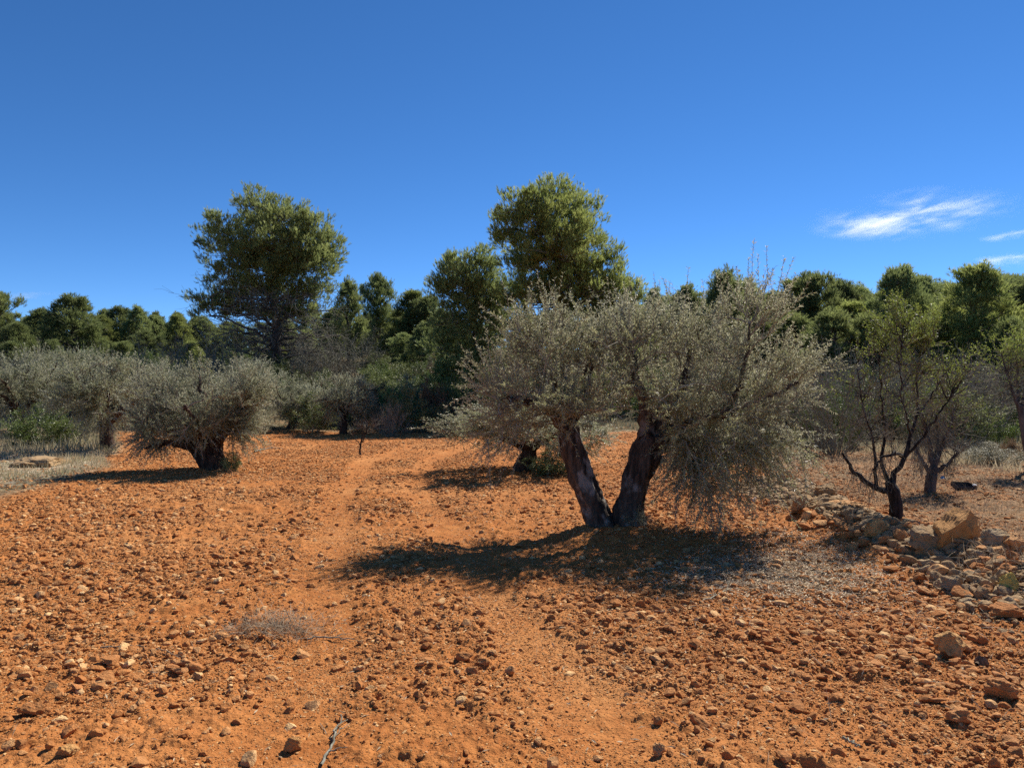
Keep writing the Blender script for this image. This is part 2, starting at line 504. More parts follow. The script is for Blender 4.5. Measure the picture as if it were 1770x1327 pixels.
def scatter_stones():
    g = np.random.default_rng(21)
    xs = []; ys = []; ss = []
    # field: denser near, sizes follow a steep power law
    n = 950000
    r = np.exp(g.uniform(math.log(2.2), math.log(30), n)); a = np.radians(g.uniform(-43, 43, n))
    x = r * np.sin(a); y = r * np.cos(a)
    smin = .0034 * (r / 3.0) ** .8
    s = smin * (1 - g.random(n)) ** (-1 / (2.75 + .35 * sst(0, 1, fbm(x * 1.7, y * 1.7, 52, 2) * 2 - .5)))
    s = np.minimum(s, .034 + .012 * g.random(n))
    dens = fbm(x * .9, y * .9, 51, 3)
    keep = g.random(n) < np.clip((dens - .25) * 2.3, .10, 1) * (1 - track(x, y) * np.where(s > .011, .85, .15)) * (1 - .75 * scrub(x, y))
    keep &= ~((np.abs(x - 4) < .3) & (y > 5) & (y < 11.5) & (g.random(n) < .4))
    xs.append(x[keep]); ys.append(y[keep]); ss.append(s[keep])
    # other directions, sparse
    n = 5000
    r = np.exp(g.uniform(math.log(1.0), math.log(22), n)); a = np.radians(g.uniform(44, 316, n))
    xs.append(r * np.sin(a)); ys.append(r * np.cos(a)); ss.append(.016 * (1 - g.random(n)) ** (-1 / 2.8))
    # rubble of the collapsed bank
    n = 9000
    y = g.uniform(5.2, 12.0, n); x = np.interp(y, BERM[:, 1], BERM[:, 0]) + g.normal(size=n) * (.24 + .1 * g.random(n))
    xs.append(x); ys.append(y); ss.append(np.minimum(.015 * (1 - g.random(n)) ** (-1 / 1.9), .075))
    x = np.concatenate(xs); y = np.concatenate(ys); s = np.concatenate(ss)
    s = np.minimum(s, .08)
    bermness = np.exp(-((x - np.interp(y, BERM[:, 1], BERM[:, 0])) / .5) ** 2) * (y > 4.6) * (y < 12)
    z = height(x, y)
    N = len(x)
    tint = np.clip(np.where(s < .010, g.beta(1.4, 1.7, N), g.beta(1.3, 1.9, N)) + .5 * (g.random(N) < .05), 0, 1)
    # the ones that show largest become things of their own
    inview = (y > 2.6) & (np.abs(x) < y * .68)
    size = np.where(inview, s / np.maximum(y, 2.5) * (1 + .1 * g.random(N)), 0)
    order = np.argsort(-size)
    top = order[:262]
    mask = np.ones(N, bool); mask[top] = False
    # merged gravel
    mb = MB(); mr = MB()
    for sub, sel in ((1, np.where(mask & (size > .0034))[0]), (0, np.where(mask & (size <= .0034) & (size > .0014))[0]), (-1, np.where(mask & (size <= .0014))[0])):
        nv = 10
        var = g.integers(0, nv, len(sel))
        for k in range(nv):
            i = sel[var == k]
            if not len(i):
                continue
            v, f = stone_shape(g, sub, 7, 0, .2) if sub >= 0 else (OCTA[0].copy(), OCTA[1])
            if sub <= 0:
                v = v * g.uniform(.62, 1.15, (len(v), 1))
            Rm = rot_batch(g, len(i))
            sc = g.uniform(.65, 1.3, (len(i), 3)) * np.array([1.1, 1.1, .9]) * s[i][:, None]
            P = np.einsum('nij,nvj->nvi', Rm, v[None] * sc[:, None])
            P[..., 2] *= .70 if sub > 0 else .48
            P = P + np.stack([x[i], y[i], z[i] + s[i] * (.02 + .22 * g.random(len(i)))], -1)[:, None]
            bk = (bermness[i] > .35) & (s[i] > .012)
            for tgt, sel2 in ((mb, ~bk), (mr, bk)):
                if sel2.any():
                    fi = (np.arange(sel2.sum())[:, None, None] * len(v) + f[None]).reshape(-1, 3)
                    tgt.add(P[sel2], fi, np.repeat(tint[i][sel2], len(v)))
    o = mb.obj('gravel', M_GRAVEL); o['kind'] = 'stuff'
    o = mr.obj('rubble', M_GREY); o['kind'] = 'stuff'
    # individual stones
    meshes = []
    for k in range(16):
        v, f = stone_shape(g, 2, 13, .03, .22)
        v = v * g.uniform(.75, 1.25, 3) * np.array([1.1, 1, .8])
        for nm, mt in (('dusty', M_STONE), ('grey', M_GREY)):
            b = MB(); b.add(v, f, float(g.uniform(.2, .7)))
            meshes.append((nm, b.mesh('stone', mt)))
    dusty = [m for n_, m in meshes if n_ == 'dusty']; grey = [m for n_, m in meshes if n_ == 'grey']
    for i in top:
        bank = bermness[i] > .4
        me = (grey if bank and g.random() < .55 else dusty)[g.integers(0, 16)]
        o = bpy.data.objects.new('stone', me)
        o.location = (x[i], y[i], z[i] + s[i] * .30)
        o.rotation_euler = (g.uniform(-.5, .5), g.uniform(-.5, .5), g.uniform(0, 6.28))
        q = s[i] * 1.05
        o.scale = (q * g.uniform(.8, 1.25), q * g.uniform(.8, 1.25), q * g.uniform(.6, .95))
        link(o)
        if bank:
            tag(o, 'weathered limestone rubble stone in the low bank beside the bare almond tree', 'stone', 'rubble stones of the low bank')
        elif y[i] < 6:
            tag(o, 'small orange dusty stone lying loose on the red soil close to the viewer', 'stone', 'loose stones on the near soil')
        else:
            tag(o, 'small orange dusty stone lying loose on the red soil further up the field', 'stone', 'loose stones up the field')


scatter_stones()


def boulder(px, py, w, h, d, label, mat, seed, depth=None, name='boulder', sub=4, tilt=(0, 0, 0), cuts=9, sink=.12):
    """a stone whose foot is seen at px,py"""
    g = np.random.default_rng(seed)
    v, f = stone_shape(g, sub, cuts, .03, .2)
    for q in range(26):
        fr = 2.5 * 1.16 ** q; dn = rdir(g, 1)[0]; rg = np.sin(v @ dn * fr + g.uniform(0, 6.3))
        v = v * (1 + .10 / fr ** .75 * (rg if q % 2 else 1 - 2 * np.abs(rg)))[:, None]
    lo, hi = v.min(0), v.max(0); v = (v - (lo + hi) / 2) / (hi - lo)
    W, H = w / F * d, h / F * d
    D = depth or W * .8
    mb = MB(); v = v * np.array([W, D, H * (1 + sink)]); v[:, 2] += H * (.5 - sink / 2)
    mb.add(v, f, float(g.uniform(.35, .7)))
    o = mb.obj(name, mat)
    x = (px - CX) / F * d
    o.location = (x, d + D * .3, float(height(x, d, False)) + .005)
    o.rotation_euler = tilt
    tag(o, label, 'boulder' if name == 'boulder' else 'stone')
    return o


def ochre_boulder():
    import bmesh
    g = np.random.default_rng(44)
    pts = [(-.22, -.10, -.05), (.20, -.06, -.05), (-.17, .18, -.05), (.20, .18, -.05), (-.20, -.16, .09), (-.02, -.20, .24), (.05, -.14, .31), (.20, -.02, .17),
           (.01, .08, .30), (-.16, .10, .15), (.03, -.20, .10), (.15, .14, .20)]
    bm = bmesh.new()
    for p in pts:
        bm.verts.new(p)
    r = bmesh.ops.convex_hull(bm, input=bm.verts)
    bmesh.ops.triangulate(bm, faces=bm.faces[:])
    for _ in range(4):
        bmesh.ops.subdivide_edges(bm, edges=bm.edges[:], cuts=1, use_grid_fill=True)
    V = np.array([v.co[:] for v in bm.verts]); bm.verts.index_update()
    Fq = [[v.index for v in f.verts] for f in bm.faces]
    for q in range(24):
        fr = 22 * 1.17 ** q; dn = rdir(g, 1)[0]; rg = np.sin(V @ dn * fr + g.uniform(0, 6.3))
        V = V + nrm(V - np.array([0, 0, .1])) * (.11 / fr * (rg if q % 2 else 1 - 2 * np.abs(rg)))[:, None]
    mb = MB(); mb.add(V, [np.array([f for f in Fq if len(f) == k]) for k in (3, 4) if any(len(f) == k for f in Fq)], .5)
    o = mb.obj('boulder', M_OCHRE)
    x, d = (1668 - CX) / F * 6.55, 6.55
    o.location = (x, d + .12, float(height(x, d, False)) + .02); o.rotation_euler = (0, 0, -.1)
    tag(o, 'large ochre boulder with a bright sunlit right face, on the rubble bank', 'boulder')


ochre_boulder()
boulder(1612, 985, 70, 42, 6.65, 'dark flat-topped boulder leaning against the left side of the ochre boulder', M_GREY, 9, .36, tilt=(.1, -.1, .2))
boulder(1652, 1142, 58, 44, 4.4, 'rough brown boulder standing alone on the red soil in front of the bank', M_OCHRE, 13, .17)
boulder(1520, 952, 42, 30, 7.4, 'rounded orange boulder at the front foot of the bank, below the almond trunk', M_OCHRE, 17, .2)
boulder(1363, 862, 34, 24, 10.9, 'dark brown boulder at the far end of the rubble bank beside olive leaves', M_STONE, 22, .25)
boulder(1385, 905, 34, 32, 9.0, 'jagged pale boulder in the bank with dark hollow in front', M_GREY, 23, .22)
boulder(1432, 890, 44, 26, 9.4, 'grey lichen-covered boulder on top of the bank left of the almond', M_GREY, 24, .25)
boulder(1472, 908, 66, 14, 8.8, 'long flat tan slab lying on the bank in front of the almond', M_STONE, 25, .25, tilt=(0, .05, -.2))
boulder(1732, 1000, 48, 38, 6.25, 'pale pitted boulder right of the ochre boulder', M_GREY, 26, .22)
boulder(1764, 1004, 46, 40, 6.1, 'brown boulder at the right end of the bank behind dry straw', M_STONE, 27, .22)
boulder(1750, 1046, 34, 34, 5.5, 'bright yellow angular stone low on the bank', M_YELLOW, 28, .12, name='stone', cuts=12)
boulder(1650, 1030, 42, 28, 5.75, 'cream coloured lump of limestone in front of the dry straw', M_GREY, 29, .16, name='stone')
boulder(1748, 1078, 66, 26, 5.1, 'flat orange stone with a deep dark hollow beneath its front edge', M_STONE, 30, .2, name='stone', tilt=(.15, 0, 0))
boulder(1740, 1215, 56, 34, 3.8, 'red-brown clod of hard earth at the right edge of the foreground', M_STONE, 31, .14, name='stone')
boulder(1660, 1255, 52, 26, 3.55, 'wedge-shaped orange stone with flat pale top in the right foreground', M_STONE, 32, .12, name='stone', tilt=(0, .2, .4))
boulder(505, 1300, 30, 24, 3.3, 'yellowish stone touching the dead branch in the foreground', M_OCHRE, 33, .07, name='stone')
boulder(55, 1240, 56, 20, 3.6, 'long orange stone like a loaf in the left foreground', M_STONE, 34, .08, name='stone')
boulder(115, 1322, 30, 18, 3.2, 'pale angular stone at the bottom left edge', M_OCHRE, 35, .08, name='stone')
boulder(1140, 1312, 24, 22, 3.25, 'reddish upright stone at the bottom centre right', M_STONE, 36, .06, name='stone')
boulder(48, 806, 95, 15, 15.2, 'broad pale limestone hump in the grass at the left edge', M_GREY, 37, 1.2, name='boulder', sink=1.0)
boulder(20, 750, 60, 14, 24.0, 'pale ledge of limestone under the olive at the left edge', M_GREY, 38, .8, name='boulder')
boulder(765, 752, 22, 7, 26, 'small pale slab at the far edge of the field', M_GREY, 39, .3, name='stone')
boulder(676, 662, 26, 8, 34, 'small bright rock on the slope behind the far bushes', M_GREY, 40, .4, name='stone')
boulder(1637, 786, 26, 12, 17.5, 'orange rock on the slope behind the twiggy shrub', M_STONE, 41, .3, name='stone')


# ------------------------------------------------------------------ olives
def lobes_px(L, d):
    """(px, py, rx, ry, depth offset, depth radius) -> centres and radii in metres"""
    out = []
    for px, py, rx, ry, dy, ryy in L:
        c = pt(px, py, d + dy); s = (d + dy) / F
        out.append((*c, rx * s, ryy, ry * s))
    return np.array(out)


def in_lobes(g, lob, n, shell=.45):
    vol = lob[:, 3] * lob[:, 4] * lob[:, 5]
    k = g.choice(len(lob), n, p=vol ** .7 / (vol ** .7).sum())
    d = rdir(g, n); r = g.random(n) ** shell
    return lob[k, :3] + d * r[:, None] * lob[k, 3:], d, k


def rough_trunk(mb, pts, sides, K, g, ridge=.15, tint=.5):
    """thick trunk: pts rows are x,y,z,r"""
    p = resample(pts, K)
    P = p[:, :3]; Rr = p[:, 3]
    T = nrm(np.gradient(P, axis=0)); u0, w0 = perp(nrm((P[-1] - P[0])[None]))
    U = nrm(u0 - T * np.sum(T * u0, -1, keepdims=True)); W = np.cross(T, U)
    a = np.arange(sides) * 2 * np.pi / sides
    s = np.linspace(0, 1, K)[:, None]
    so = g.integers(0, 1000)
    L = np.linalg.norm(P[-1] - P[0])
    ca, sa = np.cos(a)[None], np.sin(a)[None]
    tw = s * 1.2
    n1 = fbm((ca * np.cos(tw) - sa * np.sin(tw)) * 2.6 + s * L * .6 + 9, (sa * np.cos(tw) + ca * np.sin(tw)) * 2.6 + s * L * 1.1, so, 3)
    n2 = fbm(a[None] * 2.2 + 0 * s, s * L * 9, so + 3, 3)
    rad = Rr[:, None] * (1 + ridge * 3.2 * (n1 - .5) + ridge * 1.3 * (n2 - .5) + ridge * .55 * (1 - 2 * np.abs(np.sin(a[None] * 3.5 + 2.5 * s + 4 * n1))) + ridge * .5 * (fbm(a[None] * 5.5 + 2 * s, s * L * 14, so + 9, 3) - .5))
    for q in range(7):
        da = np.angle(np.exp(1j * (a[None] - g.uniform(0, 6.28))))
        rad = rad * (1 + g.uniform(-.22, .30) * np.exp(-((s - g.uniform(.05, .95)) / g.uniform(.04, .09)) ** 2 - (da / .55) ** 2))
    V = P[:, None] + (U[:, None] * ca[..., None] + W[:, None] * sa[..., None]) * rad[..., None]
    idx = np.arange(K * sides).reshape(K, sides)
    A, B = idx[:-1], idx[1:]
    mb.add(V, [np.stack([A, np.roll(A, -1, 1), np.roll(B, -1, 1), B], -1).reshape(-1, 4), idx[-1:], idx[:1, ::-1]], tint)


def olive(name, label, base, trunks, limbs, lob, seed, nsec, ntw, tlen, leafL, leafW, step, mats, group=None, twr=.0032, shoots=None, cat='olive tree', droop=.2, fine=True):
    """trunks / limbs: lists of (x,y,z,r) rows in world metres; lob: crown volumes"""
    g = np.random.default_rng(seed)
    root = thing(name, label, cat, base, group)
    bark, twig, leaf = mats
    tb = MB()
    for t in trunks:
        rough_trunk(tb, np.array(t), 48 if fine else 14, 90 if fine else 18, g)
    samp = []
    for l in limbs:
        p = resample(np.array(l), 16)
        p[1:-1, :3] += g.normal(size=(14, 3)) * .018
        tubes(tb, p[:, :3], p[:, 3], 9 if fine else 6)
        samp.append(p[3:, :3])
    samp = np.concatenate(samp)
    tb.obj('trunk', bark, root, True, base)
    cb = MB()
    # secondary branches
    tips, dd, k = in_lobes(g, lob, nsec)
    cen = lob[:, :3].mean(0)
    st = []
    for p in tips:
        d2 = np.linalg.norm(samp - p, axis=1) + g.random(len(samp)) * .35 + .5 * np.maximum(0, samp[:, 2] - p[2])
        st.append(samp[np.argmin(d2)])
    st = np.array(st)
    K = 7
    C = curve(st, tips, K, .16, g)
    L = np.linalg.norm(tips - st, axis=1)
    tt = np.linspace(0, 1, K)
    C[:, :, 2] += (.12 * L[:, None]) * np.sin(np.pi * tt)[None]
    tubes(cb, C, (.006 + .006 * L[:, None]) * (1 - .72 * tt[None]) * (twr / .0032), 4, .5, 0)
    # twigs
    n = nsec * ntw
    si = np.repeat(np.arange(nsec), ntw); t0 = g.uniform(.25, 1, n)
    fi = t0 * (K - 1); i0 = np.minimum(fi.astype(int), K - 2); fr = (fi - i0)[:, None]
    b0 = C[si, i0] * (1 - fr) + C[si, i0 + 1] * fr
    bd = nrm(C[si, i0 + 1] - C[si, i0])
    out = nrm(b0 - cen)
    low = sst(cen[2] + .1, cen[2] - 1.0, b0[:, 2])[:, None]
    d0 = nrm(bd * .5 + out * .45 + rdir(g, n) * .75 + np.array([0, 0, .42]) * (1 - 1.7 * low))
    ln = tlen * g.uniform(.5, 1.35, n)
    k4 = 5; s4 = np.linspace(0, 1, k4)
    grav = np.where(low[:, 0] > .3, -droop * 2.2, g.uniform(-droop, .25, n))
    TW = b0[:, None] + d0[:, None] * (ln[:, None] * s4)[..., None]
    TW[:, :, 2] += (grav * ln)[:, None] * s4[None] ** 2
    TW += g.normal(size=TW.shape) * .018 * ln[:, None, None]
    tubes(cb, TW, twr * (1.15 - .75 * s4)[None] * g.uniform(.8, 1.3, (n, 1)), 3, .5, 0)
    if shoots is not None:
        sp, sd, sl = shoots
        SH = sp[:, None] + sd[:, None] * (sl[:, None] * s4)[..., None]
        SH += g.normal(size=SH.shape) * .012
        tubes(cb, SH, twr * 1.3 * (1.1 - .7 * s4)[None] * np.ones((len(sp), 1)), 3, .5, 0)
        TW = np.concatenate([TW, SH]); ln = np.concatenate([ln, sl])
    # leaves in pairs along the twigs
    cnt = np.maximum(3, (ln / step).astype(int))
    ti = np.repeat(np.arange(len(TW)), cnt)
    pos = g.uniform(.12, 1.0, len(ti))
    fi = pos * (k4 - 1); i0 = np.minimum(fi.astype(int), k4 - 2); fr = (fi - i0)[:, None]
    P = TW[ti, i0] * (1 - fr) + TW[ti, i0 + 1] * fr
    D = nrm(TW[ti, i0 + 1] - TW[ti, i0])
    sd = rdir(g, len(ti)); sd = nrm(sd - D * np.sum(sd * D, -1, keepdims=True))
    LD = nrm(D * g.uniform(.35, .9, (len(ti), 1)) + sd * .85)
    tint = np.clip(.5 + .22 * g.normal(size=len(TW))[ti] + .2 * g.normal(size=len(ti)), 0, 1)
    leaves(cb, P, LD, nrm(D + rdir(g, len(ti)) * .7), leafL * g.uniform(.65, 1.2, len(ti)), leafW * g.uniform(.7, 1.2, len(ti)), tint, 1)
    cb.obj('crown', [twig, leaf], root, False, base)
    return root


def pr(L, d, s=None):
    """px,py,depth offset,radius px rows -> world rows"""
    return [(*pt(a, b, d + c), r * (d + c) / F) for a, b, c, r in L]


OM = (M_BARK_O, M_TWIG, M_OLIVE)
d0 = 8.4
base = np.array([(1068 - CX) / F * d0, d0, float(height((1068 - CX) / F * d0, d0, False)) - .06])
tr = [pr([(1052, 938, 0, 31), (1042, 912, 0, 30), (1034, 893, 0, 23), (1025, 868, 0, 21), (1008, 830, -.02, 20), (995, 790, -.04, 20), (984, 757, -.05, 18), (975, 736, -.05, 10)], d0),
      pr([(1080, 938, 0, 36), (1084, 912, 0, 34), (1086, 893, 0, 26), (1091, 868, .02, 23), (1100, 825, .05, 23), (1113, 790, .06, 26), (1118, 768, .07, 22), (1120, 745, .08, 12)], d0),
      pr([(990, 790, .05, 13), (992, 755, .10, 11), (990, 725, .15, 8)], d0)]
lm = [pr([(984, 750, 0, 15), (960, 715, -.2, 9), (915, 690, -.4, 6), (865, 690, -.5, 3)], d0),
      pr([(986, 735, .1, 14), (975, 690, .2, 9), (940, 630, .2, 6), (915, 575, .2, 3)], d0),
      pr([(990, 720, .15, 12), (1010, 680, .3, 9), (1020, 620, .5, 6), (1010, 570, .6, 3)], d0),
      pr([(984, 745, .05, 10), (975, 700, .4, 6), (930, 670, .6, 4), (880, 700, .7, 2)], d0),
      pr([(1121, 760, .05, 20), (1118, 710, .1, 12), (1095, 650, .1, 8), (1085, 590, .1, 4)], d0),
      pr([(1125, 755, .1, 17), (1160, 700, .2, 11), (1190, 640, .4, 8), (1210, 560, .5, 4)], d0),
      pr([(1125, 765, 0, 14), (1180, 735, -.1, 9), (1245, 720, -.2, 6), (1272, 690, -.3, 5), (1290, 640, -.4, 4), (1296, 560, -.4, 2)], d0),
      pr([(1130, 770, .1, 14), (1200, 765, .1, 10), (1290, 772, 0, 8), (1312, 771, 0, 7), (1322, 760, 0, 7), (1340, 756, 0, 6), (1370, 765, 0, 4), (1420, 790, 0, 2)], d0),
      pr([(1120, 755, .2, 14), (1150, 700, .8, 9), (1170, 650, 1.1, 6), (1200, 600, 1.3, 3)], d0),
      pr([(1130, 770, .1, 9), (1170, 762, .2, 6), (1205, 800, .1, 3.5), (1225, 860, 0, 1.5)], d0),
      pr([(1245, 720, -.5, 7), (1320, 690, -.4, 5), (1380, 660, -.3, 3)], d0)]
lob = lobes_px([(892, 690, 66, 82, -.2, .7), (950, 630, 80, 85, .1, .8), (1050, 645, 95, 85, .2, 1.0), (1170, 640, 100, 90, .2, 1.1),
                (1275, 600, 85, 95, .0, .9), (1325, 675, 72, 85, 0, .9), (1230, 740, 120, 75, -.3, .9), (1185, 820, 46, 60, -.3, .45), (1250, 840, 62, 84, -.4, .5), (1195, 770, 62, 46, .1, .6), (1275, 780, 70, 50, -.1, .6), (1160, 745, 60, 36, -.4, .5), (1225, 800, 70, 50, -.6, .4), (1310, 820, 50, 62, -.2, .4), (1300, 530, 42, 42, -.2, .4), (900, 590, 45, 40, 0, .4), (1150, 580, 50, 35, .2, .5), (1045, 592, 70, 42, .2, .7), (1105, 575, 55, 40, .4, .6),
                (1330, 770, 58, 50, 0, .6), (888, 755, 56, 45, -.3, .6), (1110, 700, 90, 55, -.6, .6), (1000, 715, 90, 40, -.7, .4)], d0)
g = np.random.default_rng(5)
sp = np.array([pt(*a) for a in [(1290, 545, 8), (1300, 540, 8), (1310, 545, 8), (1322, 540, 8), (1340, 545, 8.1), (1348, 560, 8.1), (1280, 540, 8), (1330, 550, 8.1), (1265, 545, 8.1),
                                (850, 655, 8.1), (842, 650, 8.1), (860, 650, 8.1), (895, 620, 8.4), (905, 615, 8.4), (925, 610, 8.4), (955, 600, 8.4), (980, 600, 8.6), (1010, 600, 8.6),
                                (1165, 560, 8.4), (1215, 560, 8.5), (1180, 575, 8.4), (1390, 640, 8.2), (1405, 650, 8.2), (1380, 630, 8.3), (1240, 560, 8.2), (1085, 590, 8.5)]])
sd = nrm(np.array([(.02, 0, 1), (.03, 0, 1), (.01, .05, 1), (.06, 0, 1), (.16, 0, 1), (.18, 0, 1), (-.08, 0, 1), (.1, 0, 1), (-.12, 0, 1),
                   (-.1, 0, 1), (-.3, 0, 1), (.1, 0, 1), (-.05, 0, 1), (.08, 0, 1), (.1, 0, 1), (-.05, 0, 1), (.05, 0, 1), (0, 0, 1),
                   (-.2, 0, 1), (-.05, 0, 1), (.1, 0, 1), (.3, 0, 1), (.5, 0, 1), (.1, 0, 1), (.1, 0, 1), (0, 0, 1)], float))
sl = np.array([.62, .80, .66, .72, .66, .72, .50, .55, .45, .60, .45, .40, .45, .5, .5, .42, .45, .4, .5, .42, .4, .4, .45, .35, .42, .4])
olive('olive_tree', 'large twin-trunked olive tree with a wide grey-green crown, beside the wheel tracks', base, tr, lm, lob, 3, 370, 10, .42, .043, .0098, .0120, OM, shoots=(sp, sd, sl), droop=.12)

# second olive, left of the tracks
d1 = 14.3
bx = (372 - CX) / F * d1
base = np.array([bx, d1, float(height(bx, d1, False)) - .05])
tr = [pr([(378, 826, 0, 24), (370, 806, 0, 21), (355, 786, 0, 18), (342, 770, 0, 16), (330, 755, 0, 9)], d1),
      pr([(376, 815, .05, 18), (372, 790, .1, 16), (370, 768, .12, 14), (366, 752, .14, 8)], d1)]
lm = [pr([(340, 770, 0, 12), (300, 745, -.1, 7), (262, 735, -.2, 4), (235, 750, -.2, 2)], d1),
      pr([(335, 760, 0, 11), (312, 720, .1, 7), (290, 690, .2, 4), (270, 665, .2, 2)], d1),
      pr([(368, 765, .1, 11), (362, 720, .2, 7), (350, 680, .4, 4), (345, 650, .4, 2)], d1),
      pr([(370, 768, .1, 11), (400, 730, 0, 7), (425, 700, 0, 4), (440, 680, 0, 2)], d1),
      pr([(366, 760, .2, 10), (390, 720, .8, 6), (400, 690, 1.0, 3)], d1),
      pr([(340, 765, -.1, 10), (340, 730, -.7, 6), (320, 700, -1.0, 3)], d1),
      pr([(340, 770, -.1, 9), (290, 765, -.4, 5), (250, 775, -.5, 2)], d1)]
lob = lobes_px([(270, 705, 62, 55, 0, .8), (340, 690, 75, 55, .2, 1.1), (415, 700, 55, 60, 0, .9), (330, 735, 95, 40, -.3, 1.0), (420, 745, 42, 40, 0, .6),
                (256, 742, 44, 34, -.2, .6), (266, 762, 40, 16, -.2, .5), (420, 742, 42, 28, 0, .4)], d1)
sp = np.array([pt(*a) for a in [(292, 670, d1), (286, 665, d1), (345, 660, d1), (360, 660, d1), (400, 665, d1), (420, 660, d1)]]); sd = nrm(np.array([(-.05, 0, 1), (-.2, 0, 1), (0, 0, 1), (.1, 0, 1), (0, 0, 1), (.2, 0, 1)], float)); sl = np.array([.6, .5, .4, .45, .4, .45])
left_olive = olive('olive_tree', 'round low olive tree with a leaning dark trunk, left of the wheel tracks', base, tr, lm, lob, 8, 270, 11, .34, .050, .0130, .0140, (M_BARK_O2, M_TWIG, M_OLIVE2), shoots=(sp, sd, sl), twr=.0042)


# orchard olives further off: two builds, copied
def plain_olive(seed, label, W=1.5, Hh=2.5):
    g = np.random.default_rng(seed)
    b = np.zeros(3)
    tr = [[(.05, 0, -.15, .22), (0, 0, .1, .18), (-.06, .02, .45, .15), (-.1, .05, .75, .11)]]
    lm = []
    for k in range(8):
        a = k * .785 + g.uniform(-.3, .3); q = g.uniform(.55, .95) * W
        lm.append([(-.1, .05, .65, .08), (q * .35 * math.cos(a), q * .35 * math.sin(a), 1.1, .05), (q * .7 * math.cos(a), q * .7 * math.sin(a), 1.45, .03), (q * math.cos(a), q * math.sin(a), g.uniform(1.2, 2.2), .012)])
    lm.append([(-.1, .05, .7, .08), (0, 0, 1.3, .05), (.1, -.1, Hh - .4, .015)])
    lob = []
    for k in range(9):
        a = k * .698 + g.uniform(-.3, .3); q = W * g.uniform(.45, .68)
        lob.append((q * math.cos(a), q * math.sin(a), g.uniform(.95, 1.7), W * .42, W * .42, g.uniform(.45, .62)))
    lob.append((0, 0, Hh - .75, W * .62, W * .62, .7))
    return olive('olive_tree', label, b, tr, lm, np.array(lob), seed, 180, 10, .38, .060, .0175, .0180, (M_BARK_O2, M_TWIG, M_OLIVE2), group=None, twr=.005, fine=False)


oa = plain_olive(61, 'x'); ob = plain_olive(62, 'x', 1.6, 2.4)


def put(o, px, d, rot, sc, label, first=False, group=None, dz=-.03):
    x = (px - CX) / F * d
    z = float(height(x, d, False)) + dz
    sc = (sc, sc, sc) if isinstance(sc, (int, float)) else sc
    if first:
        o.location = (x, d, z); o.rotation_euler = (0, 0, rot); o.scale = sc; o['label'] = label
        if group: o['group'] = group
        return o
    return copy_tree(o, (x, d, z), rot, sc, label, group)


put(oa, 187, 18.9, .3, 1.0, 'olive tree with a bare dark trunk, just behind and left of the round low olive', True)
put(ob, 40, 23.0, 1.0, 1.15, 'olive tree at the left edge behind the round green bush', True)
put(oa, 594, 25.4, 2.2, (.78, .78, .85), 'small olive tree with a slanting trunk at the far end of the field')
put(ob, 505, 27.0, 3.0, (1.0, 1.0, .85), 'hazy olive tree between the round low olive and the small far olive')
put(ob, 905, 14.4, 4.0, (1.2, 1.1, .66), 'olive tree showing its dark foot behind the left trunk of the large olive')
put(oa, 130, 29.0, 5.0, 1.15, 'olive tree half hidden behind the two olives at the left')
put(ob, 285, 28.0, 2.0, 1.0, 'olive tree peeping over the round low olive from behind')
put(oa, 430, 30.0, 1.2, 1.0, 'olive tree below the tall left pine')
put(ob, 1215, 18.0, 5.4, (1.0, 1.0, .9), 'olive tree seen through the crown of the large olive')


